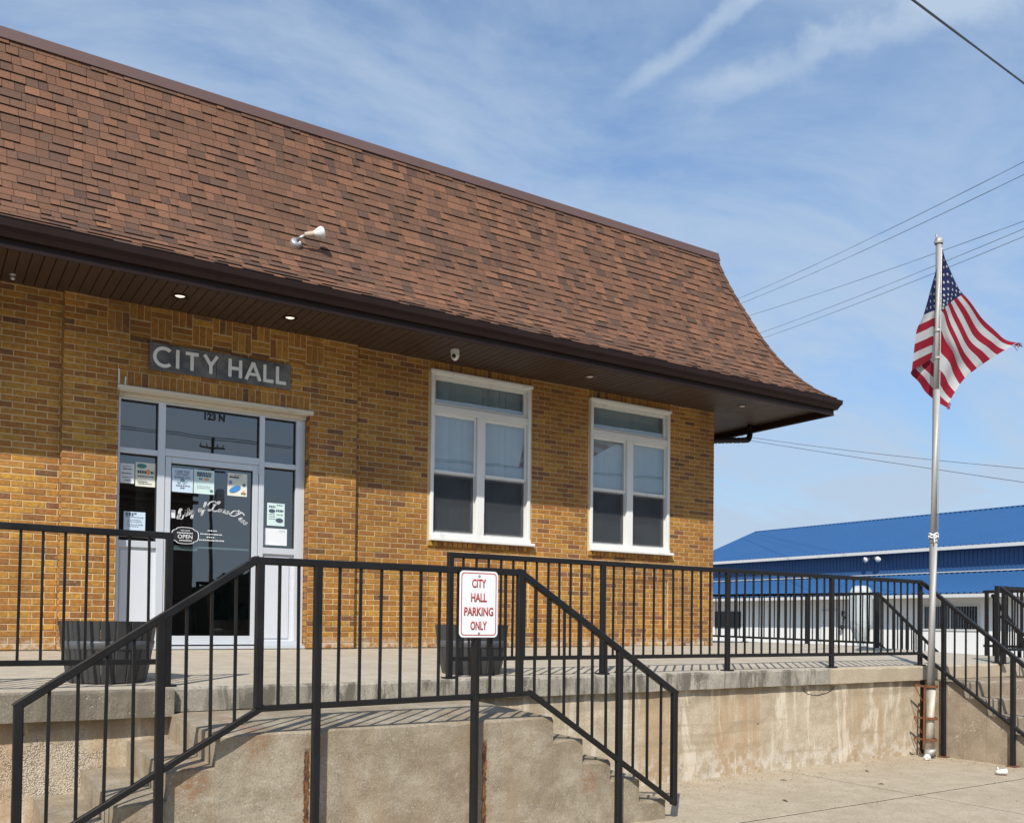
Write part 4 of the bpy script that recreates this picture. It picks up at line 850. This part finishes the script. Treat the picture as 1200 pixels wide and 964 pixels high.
for z in (.184, -.190): q = MB(); q.lathe([(.008, 0), (.008, .004), (0, .006)], (0, 0, 0), 10); o = q.build('bolt', ZINC, t); o.rotation_euler = (math.pi/2, 0, 0); o.location = (0, -.003, z)
q = MB(); q.bar((0, .014, -1.58), (0, .014, .235), .030, .018); q.build('mounting_bar', BLACK, t)

# ---- half-barrel planters
def planter(x, y, label):
    z0 = zd(y); t = thing('barrel_planter', label, 'planter', (x, y, z0), 'half barrel planters on the porch'); R0, R1, HH = .252, .318, .415; ns = 20
    rad = lambda z: R0 + (R1-R0)*(z/HH)**.8
    for i in range(ns):
        a0, a1 = 2*math.pi*i/ns + .004, 2*math.pi*(i+1)/ns - .004; q = MB(); vs = []; nz = 5
        for j in range(nz+1):
            z = HH*j/nz; r = rad(z)
            for rr, a in ((r-.004, a0), (r, a0 + .03), (r, a1 - .03), (r-.004, a1)): vs.append((rr*math.cos(a), rr*math.sin(a), z))
        fs = [(j*4+k_, j*4+k_+1, (j+1)*4+k_+1, (j+1)*4+k_) for j in range(nz) for k_ in range(3)]; o4 = len(vs); r = R1 - .03
        vs += [(r*math.cos(a0), r*math.sin(a0), HH), (r*math.cos(a1), r*math.sin(a1), HH)]; fs.append((nz*4, nz*4+1, nz*4+2, nz*4+3, o4+1, o4)); q.add(vs, fs); q.build('stave', PLANT, t)
    for z, w_ in ((.225, .058),): q = MB(); q.lathe([(rad(z)+.002, z), (rad(z)+.006, z+.004), (rad(z+w_)+.006, z+w_-.004), (rad(z+w_)+.002, z+w_)], (0, 0, 0), 40); q.build('hoop', HOOP, t, True)
    q = MB(); q.lathe([(R1-.006, HH-.001), (R1-.03, HH-.001), (R1-.035, HH-.06), (0, HH-.05)], (0, 0, 0), 30); q.build('soil', SOIL, t)
planter(-9.27, -3.36, 'dark grey half barrel planter behind the far left railing beside the entrance')
planter(-6.37, -3.43, 'dark grey half barrel planter behind the parking sign')

# ------------------------------------------------------------------ flagpole and flag
t = thing('flagpole', 'tall galvanized flagpole clamped to the corner of the porch wall', 'flagpole', (-.735, -4.10, GZ))
lean = lambda z: .0272*(z - 0)     # leans a little to the right
P = lambda z: Vector((.008 + .0262*z, 0, z))
q = MB(); q.tube([P(.02), P(.10), P(.105)], [.070, .070, .060], 14); q.build('base_collar', GALV, t, True)
q = MB(); q.tube([P(.10), P(.78)], .054, 16); q.build('lower_sleeve', RGALV, t, True)
q = MB(); q.tube([P(.78), P(2.47)], .043, 16); q.tube([P(2.44), P(2.50)], .048, 16); q.tube([P(2.48), P(4.2)], .037, 16); q.tube([P(4.2), P(5.92)], .033, 16); q.tube([P(4.55), P(4.58)], .036, 12); q.tube([P(4.87), P(4.90)], .036, 12); q.build('pole', GALV, t, True)
q = MB(); q.lathe([(.046, 0), (.050, .02), (.050, .045), (.03, .06), (.018, .075), (0, .08)], P(5.90), 14); q.tube([P(5.93) + Vector((-.045, 0, .01)), P(5.95) + Vector((-.05, 0, .05))], .012, 6); q.tube([P(5.93) + Vector((.04, 0, .01)), P(5.95) + Vector((.05, 0, .04))], .012, 6); q.build('truck', GALV, t, True)
for z in (.79, .43, .19):
    q = MB(); p = P(z); q.lathe([(.068, 0), (.078, .004), (.078, .028), (.068, .032)], p, 16); q.bar(p + Vector((-.06, .05, .016)), p + Vector((-.15, .10, .03)), .015, .022); q.bar(p + Vector((-.15, .10, .02)), p + Vector((-.07, .06, -.15)), .009, .009); q.build('clamp_bracket', RUST, t)
q = MB(); q.bar(P(.10) + Vector((-.085, .02, 0)), P(.80) + Vector((-.085, .02, 0)), .018, .018); q.build('anchor_rod', RUST, t)
q = MB()
for i in range(3): q.tube(spline([P(2.50 + .02*i) + Vector((.05*math.cos(a + i), .05*math.sin(a + i), .012*math.sin(3*a))) for a in [j*math.pi/4 for j in range(9)]], 3), .008, 6)
q.tube(spline([P(2.5) + Vector((-.04, -.04, 0)), P(2.5) + Vector((-.07, -.05, .02)), P(2.5) + Vector((-.06, -.05, -.07))], 4), .007, 6); q.build('rope_knot', VINYL, t, True)
q = MB(); q.tube([P(2.5) + Vector((.050, -.02, 0)), P(5.9) + Vector((.045, -.01, 0))], .004, 5); q.build('halyard', ZINC, t)
FG = [[(-0.500,-4.100,4.711),(-0.305,-4.041,4.609),(-0.106,-4.041,4.388),(0.081,-4.051,4.243),(0.661,-4.015,4.051),(1.063,-3.970,3.969),(1.294,-3.990,3.948)],
[(-0.673,-4.100,4.323),(-0.452,-4.040,4.327),(-0.320,-4.040,4.218),(-0.149,-4.050,4.123),(0.261,-4.012,3.837),(0.630,-3.966,3.739),(0.780,-3.986,3.693)],
[(-0.866,-4.100,3.867),(-0.616,-4.038,3.969),(-0.485,-4.039,4.006),(-0.370,-4.050,3.976),(-0.106,-4.010,3.677),(0.190,-3.961,3.514),(0.306,-3.982,3.427)],
[(-0.989,-4.100,3.682),(-0.750,-4.058,3.782),(-0.507,-4.018,3.875),(-0.344,-3.967,3.741),(-0.115,-3.948,3.574),(0.066,-3.939,3.435),(0.154,-3.960,3.305)],
[(-1.038,-4.100,3.459),(-0.783,-4.058,3.564),(-0.530,-4.018,3.647),(-0.601,-3.964,3.396),(-0.343,-3.945,3.295),(-0.148,-3.936,3.200),(-0.037,-3.958,3.106)],
[(-1.054,-4.100,3.354),(-0.816,-4.058,3.461),(-0.553,-4.017,3.552),(-0.737,-3.962,3.343),(-0.446,-3.944,3.217),(-0.229,-3.935,3.114),(-0.098,-3.957,3.023)],
[(-1.074,-4.100,3.257),(-0.832,-4.058,3.361),(-0.563,-4.017,3.482),(-0.847,-3.961,3.285),(-0.583,-3.942,3.155),(-0.341,-3.934,3.056),(-0.144,-3.957,2.974)],
[(-1.080,-4.100,3.206),(-0.849,-4.058,3.303),(-0.580,-4.017,3.438),(-0.890,-3.961,3.243),(-0.634,-3.941,3.116),(-0.393,-3.933,3.007),(-0.169,-3.956,2.939)]]
FV = [0, .27, .54, .65, .81, .885, .96, 1.0]; FU = [0, .16, .30, .45, .70, .88, 1.0]
def cr(vals, ks, t):
    for i in range(len(ks)-1):
        if t <= ks[i+1] + 1e-9: break
    a, b, c_, d = vals[max(i-1,0)], vals[i], vals[i+1], vals[min(i+2, len(vals)-1)]; u = (t-ks[i])/(ks[i+1]-ks[i])
    m0 = (c_-a)*.5; m1 = (d-b)*.5; return (2*u**3-3*u**2+1)*b + (u**3-2*u**2+u)*m0 + (-2*u**3+3*u**2)*c_ + (u**3-u**2)*m1
GV = [[Vector(p) for p in r] for r in FG]
def flag(u, v):
    p = cr([cr(r, FU, u) for r in GV], FV, v); w_ = .02*math.sin(11*u + 5*v) + .012*math.sin(23*u - 9*v); vd = (p - CAM).normalized(); return p + Vector((.55, .83, 0))*w_*min(1, u*4)
t = thing('flag', 'american flag hanging from the flagpole with a frayed corner', 'flag', (-.6, -4.1, 4.7)); fo = Vector(t.location)
nu = 40
def patch(u0, u1, v0, v1, m_, name, nv=2):
    q = MB(); n = max(4, int(nu*(u1-u0))); vs = [flag(u0 + (u1-u0)*i/n, v0 + (v1-v0)*j/nv) - fo for j in range(nv+1) for i in range(n+1)]
    q.add(vs, [(j*(n+1)+i, (j+1)*(n+1)+i, (j+1)*(n+1)+i+1, j*(n+1)+i+1) for j in range(nv) for i in range(n)]); return q.build(name, m_, t, True)
for i in range(13): patch(.4 if i < 7 else 0.0, 1.0 if i else .985, i/13, (i+1)/13, FRED if i % 2 == 0 else FWHITE, 'stripe', 3)
patch(0, .4, 0, 7/13, FBLUE, 'canton', 10)
q = MB()
for r in range(9):
    for c_ in range(6 if r % 2 == 0 else 5):
        u = .4*((c_*2 + 1 + (r % 2))/12); v = 7/13*((r+1)/10); ctr = flag(u, v); du = (flag(u+.01, v) - ctr)/.01; dv = (flag(u, v+.01) - ctr)/.01; nrm = du.cross(dv).normalized()
        du_ = du.normalized(); dv_ = (dv - du_*dv.dot(du_)).normalized()
        for sd in (1, -1):
            pts = [ctr - fo + nrm*.006*sd + (du_*math.sin(2*math.pi*k_/10) - dv_*math.cos(2*math.pi*k_/10))*(.023 if k_ % 2 == 0 else .0095) for k_ in range(10)]; q.add(pts, [tuple(range(10))])
q.build('stars', FWHITE, t, kind='stuff')
q = MB()
for i in range(14): p = flag(1.0, rnd.uniform(0, 1/13)) - fo; q.tube([p, p + Vector((rnd.uniform(.03, .13), rnd.uniform(-.02, .02), rnd.uniform(-.05, .03)))], .004, 4)
for i in range(8): p = flag(1.0, rnd.uniform(11.6/13, 1)) - fo; q.tube([p, p + Vector((rnd.uniform(.0, .03), 0, rnd.uniform(-.07, -.02)))], .004, 4)
q.build('frayed_threads', FRED, t, kind='stuff')

# litter
q = MB(); bm = bmesh.new(); bmesh.ops.create_icosphere(bm, subdivisions=2, radius=.045)
for v in bm.verts: v.co *= rnd.uniform(.6, 1.15); v.co.z *= .7
bm.verts.index_update(); q.add([v.co[:] for v in bm.verts], [[v.index for v in f.verts] for f in bm.faces]); bm.free()
o = q.build('crumpled_paper', VINYL); o.location = (-.93, -4.20, GZ + .035); tag(o, 'crumpled white paper at the foot of the flagpole', 'litter')
t = thing('plastic_cup', 'crushed clear plastic cup lying on the sidewalk near the front steps', 'litter', (-1.21, -5.18, GZ + .035))
q = MB(); q.lathe([(0, 0), (.028, .001), (.034, .05), (.042, .095), (.044, .098), (.040, .095), (.032, .05)], (0, 0, -.04), 14); o = q.build('cup', PORC, t, True); o.rotation_euler = (1.45, 0, .7); o.scale = (1, .75, 1)
q = MB(); q.lathe([(.038, 0), (.041, .004), (.041, .009), (.02, .012)], (0, 0, 0), 14); o = q.build('rim', VINYL, t, True); o.location = (.03, .05, 0); o.rotation_euler = (1.45, 0, .7)
q = MB(); r_ = random.Random(11)
for i in range(900):
    u = r_.random(); x = r_.uniform(-7.5, -.6); y = -3.87 - abs(r_.gauss(0, .35)) if i % 3 else r_.uniform(-7, -3.9); s_ = r_.uniform(.002, .007)
    if i % 5 == 0: x, y = -.56 - abs(r_.gauss(0, .2)), r_.uniform(-5.6, -3.9)
    q.add([(x-s_, y-s_*.7, GZ), (x+s_, y-s_, GZ), (x+s_*.8, y+s_, GZ), (x-s_, y+s_*.8, GZ), (x, y, GZ + s_*1.2)], [(0,1,4),(1,2,4),(2,3,4),(3,0,4)])
o = q.build('grit', EDGE2); o['kind'] = 'stuff'; tag(o, 'loose grit gathered on the sidewalk along the porch wall', 'grit')
for x, y, lb in ((-2.2, -4.35, 'small brown dead leaf close to the porch wall left of the flagpole'), (-3.4, -4.3, 'small brown dead leaf by the porch wall farther left of the flagpole'), (-2.75, -4.9, 'small brown dead leaf lying near the crossing of the sidewalk joints'), (-4.2, -5.0, 'small brown dead leaf nearest the stair railing on the sidewalk')):
    q = MB(); a = rnd.uniform(0, 3); q.add([(-.03, -.012, .002), (.03, -.014, .004), (.035, .012, .010), (-.025, .014, .006), (0, 0, .014)], [(0,1,4),(1,2,4),(2,3,4),(3,0,4)]); o = q.build('dead_leaf', BARK); o.location = (x, y, GZ); o.rotation_euler = (0, 0, a); tag(o, lb, 'leaf', 'dead leaves on the sidewalk')

# ------------------------------------------------------------------ blue metal building
blue = thing('metal_building', 'long blue metal roofed building with white lower wall across the lot', 'building', (36, 15, GZ))
bo = Vector((36, 15, GZ)); YA, YB = -4.0, 36.2
def bx(mb, x0, x1, y0, y1, z0, z1): mb.box(x0 - bo.x, x1 - bo.x, y0 - bo.y, y1 - bo.y, z0 - bo.z, z1 - bo.z)
q = MB(); bx(q, 33.0, 33.2, YA, YB, GZ, 1.95); bx(q, 33.2, 47, YB - .2, YB, GZ, 4.4); wl = q.build('wall', BWHITE, blue)
q = MB(); bx(q, 31.9, 33.0, YA, YB, 1.80, 1.86); q.build('porch_soffit', BEIGE, blue)
q = MB(); bx(q, 31.75, 31.9, YA, YB, 1.73, 1.90); q.build('porch_fascia', TRIM, blue)
def panels(name, m_, x0, z0, x1, z1, wd, parent, rib=.03, ribs=4):
    """ribbed metal sheets laid side by side along y from (x0,z0) up to (x1,z1)"""
    d = Vector((x1-x0, 0, z1-z0)); n_ = Vector((-(z1-z0), 0, x1-x0)).normalized(); 
    if n_.z < 0: n_ = -n_
    if abs(x1-x0) < .01: n_ = Vector((-1, 0, 0))
    m_b = MB(); prof_ = []; st = wd/ribs
    for i in range(ribs): prof_ += [(i*st, 0), (i*st + st*.66, 0), (i*st + st*.74, rib), (i*st + st*.90, rib), (i*st + st*.98, 0)]
    prof_.append((wd - .012, 0)); vs = [Vector((0, y, 0)) + n_*h for y, h in prof_] + [Vector((0, y, 0)) + n_*h + d for y, h in prof_]; k_ = len(prof_)
    m_b.add(vs, [(i, i+1, k_+i+1, k_+i) for i in range(k_-1)]); me = m_b.mesh(name, m_); y = YA
    while y < YB - wd*.5:
        o = link(name, me, parent); o.location = Vector((x0, y, z0)) - bo; y += wd
q = MB(); q.add([Vector(p) - bo for p in ((34.06, YA, 4.36), (34.06, YB, 4.36), (41, YB, 6.98), (41, YA, 6.98), (48, YB, 4.36), (48, YA, 4.36))], [(0,1,2,3),(3,2,4,5)]); rf = q.build('roof', BLUER, blue)
panels('roof_panel', BLUER, 34.0, 4.40, 41.0, 7.03, .915, rf, .07, 3)
q = MB(); q.bar(Vector((41.0, YA, 7.06)) - bo, Vector((41.0, YB, 7.06)) - bo, .30, .05); q.build('ridge_cap', BLUER, rf)
q = MB(); q.bar(Vector((33.98, YB + .02, 4.38)) - bo, Vector((41.0, YB + .02, 7.03)) - bo, .06, .16); q.build('rake_trim', BLUER, rf)
q = MB(); bx(q, 33.88, 34.05, YA, YB, 4.24, 4.41); q.build('eave_gutter', TRIM, blue)
q = MB(); bx(q, 34.6, 34.7, YA, YB - .1, 1.9, 4.36); uw = q.build('upper_wall', BLUEW, blue); panels('siding_panel', BLUEW, 34.57, 2.95, 34.57, 4.35, .915, uw, .03)
q = MB(); bx(q, 34.07, 34.6, YA, YB, 4.30, 4.34); q.build('eave_soffit', BLUEW, blue)
q = MB(); q.add([Vector(p) - bo for p in ((31.80, YA, 1.89), (31.80, YB, 1.89), (34.56, YB, 3.0), (34.56, YA, 3.0))], [(0,1,2,3)]); pr_ = q.build('porch_roof', BLUER, blue); panels('roof_panel', BLUER, 31.77, 1.93, 34.55, 3.06, .915, pr_, .06, 3)
q = MB(); q.bar(Vector((34.50, YA, 3.135)) - bo, Vector((34.50, YB, 3.135)) - bo, .08, .05); q.build('flashing', TRIM, pr_)
for y0, y1, z0, z1 in ((14.9, 17.7, .20, 1.33), (30.3, 32.3, .16, 1.03), (7.5, 10.3, .2, 1.33)):
    q = MB(); 
    for a in ((y0 - .09, y0, z0 - .08, z1 + .08), (y1, y1 + .09, z0 - .08, z1 + .08), (y0, y1, z1, z1 + .08), (y0, y1, z0 - .08, z0), ((y0+y1)/2 - .03, (y0+y1)/2 + .03, z0, z1)): bx(q, 32.94, 33.0, *a)
    f_ = q.build('window', TRIM if y0 < 20 else DARKG, blue); q = MB(); bx(q, 32.965, 32.995, y0, y1, z0, z1); q.build('pane', DARKG, f_)
    if y0 < 20:
        q = MB(); y = y0
        while y < y1: bx(q, 32.955, 32.964, y, y + .012, z0, z1); y += .14
        q.build('blind', ZINC, f_)
q = MB(); bx(q, 32.93, 32.99, 22.95, 24.05, GZ + .05, 1.12); d_ = q.build('door', BWHITE, blue); q = MB(); 
for a in ((22.85, 22.94, GZ, 1.22), (24.06, 24.15, GZ, 1.22), (22.94, 24.06, 1.13, 1.22)): bx(q, 32.95, 33.0, *a)
q.build('door_frame', TRIM, d_)
def lantern(x, y, z):
    t = thing('wall_lantern', 'black scrolled wall lantern beside the white door of the blue building', 'lantern', (x, y, z))
    q = MB(); q.tube(spline([(0, 0, .6), (-.12, 0, .68), (-.2, 0, .5), (-.1, 0, .35), (-.05, 0, .15), (-.14, 0, 0)], 6), .035, 6); q.tube(spline([(0, .0, .55), (-.04, .12, .45), (-.05, -.1, .3), (-.04, .06, .2)], 5), .03, 6); q.build('bracket', RUBBER, t)
    q = MB(); q.lathe([(.03, -.1), (.10, -.12), (.12, -.28), (.05, -.36), (0, -.38)], (-.16, 0, 0), 10); q.build('lamp_body', RUBBER, t)
lantern(32.95, 22.55, .45)
t = thing('twin_floodlight', 'pair of white floodlights under the eave of the blue building', 'floodlight', (34.55, 21.6, 4.06))
for y_, r_ in ((-.32, -.5), (.30, .5)):
    q = MB(); q.lathe([(.05, 0), (.06, .1), (.15, .26), (.16, .32), (0, .33)], (0, 0, 0), 14); o = q.build('lamp_head', PORC, t, True); o.location = (-.25, y_, 0); o.rotation_euler = Vector((-.8, r_*.6, -.25)).to_track_quat('Z', 'Y').to_euler()
q = MB(); q.bar((-.02, -.3, .05), (-.25, -.3, 0), .05, .05); q.bar((-.02, .3, .05), (-.25, .3, 0), .05, .05); q.box(-.08, 0, -.12, .12, -.05, .12); q.bar((-.04, -.3, .05), (-.04, .3, .05), .04, .04); q.build('bracket', ZINC, t)
t = thing('drum_tank', 'pale grey drum with domed top tapering to a narrow stem before the white wall', 'tank', (28.2, 18.0, GZ))
q = MB(); q.lathe([(.0, 3.42), (.25, 3.40), (.40, 3.32), (.50, 3.15), (.53, 2.9), (.53, 1.7), (.49, 1.4), (.34, .95), (.17, .62), (.14, .45)], (0, 0, 0), 12); q.build('drum', PALE, t)
q = MB(); q.lathe([(.15, .45), (.14, .1)], (0, 0, 0), 12); q.box(-.22, .22, -.22, .22, 0, .5); q.build('stem', ZINC, t)
for a in range(0, 12, 3):
    q = MB(); q.bar((.54*math.cos(a*math.pi/6), .54*math.sin(a*math.pi/6), 1.5), (.54*math.cos(a*math.pi/6), .54*math.sin(a*math.pi/6), 2.85), .02, .03); q.build('seam', PALE, t)

# ------------------------------------------------------------------ overhead wires
def wire(a, b, r, label, sag=.0, e0=.4, e1=.6, group='overhead wires', n=24):
    a, b = Vector(a), Vector(b); d = b - a; A, B = a - d*e0, b + d*e1; o = Vector(A); q = MB(); pts = []
    for i in range(n+1): u = i/n; p = A.lerp(B, u); p.z -= sag*4*(u*(1-u) - 0.19); pts.append(p - o)
    q.tube(pts, r, 6); ob = q.build('power_line', WIRE); ob.location = o; return tag(ob, label, 'wire', group)
wire((0.561,-4.472,6.816), (-3.369,-5.601,5.685), .0105, 'thick twisted service cable crossing the top right corner of the sky', .02, 7.0, .8, None)
wire((30.980,28.506,19.902), (15.411,3.387,13.401), .010, 'topmost of the five thin wires above the flagpole', .5)
wire((31.121,28.498,19.617), (15.529,3.450,13.097), .010, 'second thin wire from the top, close under the topmost one', .5)
wire((31.630,28.283,18.931), (19.242,5.414,13.400), .010, 'middle one of the five thin wires, crossing the top of the flagpole', .4)
wire((32.245,28.090,17.903), (20.967,6.328,13.896), .010, 'thin wire second from the bottom of the five, crossing behind the upper flag', .4)
wire((32.503,27.918,17.645), (21.044,6.368,13.665), .010, 'lowest of the five thin wires, crossing behind the upper flag', .4)
wire((21.881,19.816,9.092), (22.803,7.295,6.001), .010, 'upper of two drooping wires over the blue roof', .35, .5, .5)
wire((21.791,19.944,8.982), (22.864,7.328,5.521), .011, 'lower of two drooping wires over the blue roof', .1, .5, .5)

# ------------------------------------------------------------------ what the door glass mirrors: the far side of the street
def upole(x, y, h, label, arms=True):
    t = thing('utility_pole', label, 'utility pole', (x, y, GZ), 'utility poles across the street'); q = MB(); q.tube([(0,0,0),(.03,0,h)], [.12, .075], 12); q.build('pole', BARK, t, True)
    for z in (h - .5, h - 1.6): q = MB(); q.bar((-.62, 0, z), (.62, 0, z), .07, .085); q.build('crossarm', BARK, t)
    for x_ in (-.55, -.25, .25, .55): q = MB(); q.lathe([(.03, 0), (.05, .05), (.03, .14), (0, .16)], (x_, 0, h - .44), 8); q.build('insulator', PALE, t)
    q = MB(); q.lathe([(.0, 1.0), (.22, .97), (.24, .9), (.24, .1), (0, 0)], (.38, 0, h - 3.4), 14); q.build('transformer', ZINC, t, True)
upole(1.1, -33, 9.9, 'wooden utility pole across the street mirrored in the door glass'); upole(36, -33.5, 10.5, 'wooden utility pole farther right across the street mirrored in the side window'); upole(-34, -33.5, 10.5, 'wooden utility pole far left across the street')
for j, lb in enumerate(('front wire of the upper pair', 'rear wire of the upper pair', 'front wire of the lower pair', 'rear wire of the lower pair')):
    wire((-34, -33.7 + .5*(j % 2), 8.9 - (j//2)*1.0), (1.1, -33.2 + .5*(j % 2), 8.9 - (j//2)*1.0), .018, lb + ' on the utility poles mirrored in the door glass', .9, 0, 1.0, 'street wires mirrored in the door')
def spruce(x, y, h, label):
    t = thing('spruce_tree', label, 'tree', (x, y, GZ), 'trees across the street'); q = MB(); q.tube([(0,0,0),(0,0,h*.96)], [.2, .03], 8); q.build('trunk', BARK, t)
    q = MB(); r_ = random.Random(int(x*10))
    for i in range(1500):
        u = r_.random()**.8; z = .12*h + .88*h*u; R_ = (1-u)*h*.30*(.55 + .45*math.sin(z*5)**2) + .1; a = r_.uniform(0, 6.28); r = R_*r_.uniform(.35, 1); c_ = Vector((r*math.cos(a), r*math.sin(a), z)); s_ = r_.uniform(.18, .42)
        d = Vector((math.cos(a), math.sin(a), -.35))*s_; e = Vector((-math.sin(a), math.cos(a), r_.uniform(-.3, .3)))*s_*.4; q.add([c_ - e*.6, c_ + d, c_ + e*.6, c_ - d*.4 + Vector((0, 0, .08))], [(0,1,2,3)])
    q.build('crown', LEAF, t)
spruce(2.3, -35, 3.6, 'dark spruce tree across the street mirrored in the door glass')
def bare(x, y, h, label, seed):
    t = thing('bare_tree', label, 'tree', (x, y, GZ), 'trees across the street'); r_ = random.Random(seed); q = MB()
    def br(p, d, l, r, k_):
        e = p + d*l; q.tube([p, p.lerp(e, .5) + Vector((r_.uniform(-.05, .05),)*3)*l, e], [r, r*.8, r*.6], 5)
        if k_ < 5:
            for i in range(3): nd = (d + Vector((r_.uniform(-.75, .75), r_.uniform(-.75, .75), r_.uniform(-.1, .5)))).normalized(); br(e if i < 2 else p.lerp(e, .6), nd, l*r_.uniform(.6, .8), r*.6, k_+1)
    br(Vector((0,0,0)), Vector((0,0,1)), h*.28, .17, 0); q.build('trunk', BARK, t)
bare(5.2, -38, 5, 'leafless tree across the street mirrored at the right of the door glass', 3); bare(16, -48, 9, 'taller leafless tree across the street mirrored in the right window', 5); bare(40, -52, 9, 'leafless tree at the far right across the street', 8)

q = MB(); r_ = random.Random(4)
for i in range(8000):
    x = r_.uniform(-60, 90); hgt = 2.6 + 1.3*math.sin(x*.21) + .9*math.sin(x*.63 + 1); z = max(.05, hgt)*r_.random()**.7; y = -58 + r_.uniform(-2, 2); a = r_.uniform(0, 3.1); s_ = r_.uniform(.6, 1.2)
    d = Vector((math.cos(a), math.sin(a)*.6, r_.uniform(-.3, .3)))*s_; e = Vector((r_.uniform(-.3, .3), .1, 1))*s_*.7; c_ = Vector((x, y, GZ + z)); q.add([c_ - d, c_ - e, c_ + d, c_ + e], [(0,1,2,3)])
o = q.build('hedge_row', LEAF); o['kind'] = 'stuff'; tag(o, 'dark line of bushes far across the street mirrored low in the door glass', 'bushes')

shop = thing('brick_shop', 'dark two storey brick building across the street mirrored in the left of the entrance glass', 'building', (-14, -44, GZ))
q = MB(); q.box(-18, 15.5, -6, 6, 0, 8.2); q.build('wall', simple('dark_brick', (.10, .06, .045), .85, 0, .3, 3), shop)
q = MB(); q.box(-18.2, 15.7, 6.001, 6.3, 7.7, 8.1); q.box(-18.2, 15.7, 6.001, 6.2, 7.3, 7.45); q.build('cornice', BARK, shop)
for i in range(9):
    x = -16.5 + i*3.7
    for z0, z1 in ((.9, 2.9), (4.4, 6.4)):
        q = MB(); q.box(x, x + 1.3, 6.001, 6.05, z0, z1); f_ = q.build('window', DARKG, shop); q = MB(); q.box(x - .1, x + 1.4, 6.001, 6.12, z0 - .14, z0 - .001); q.build('sill', EDGE, f_)
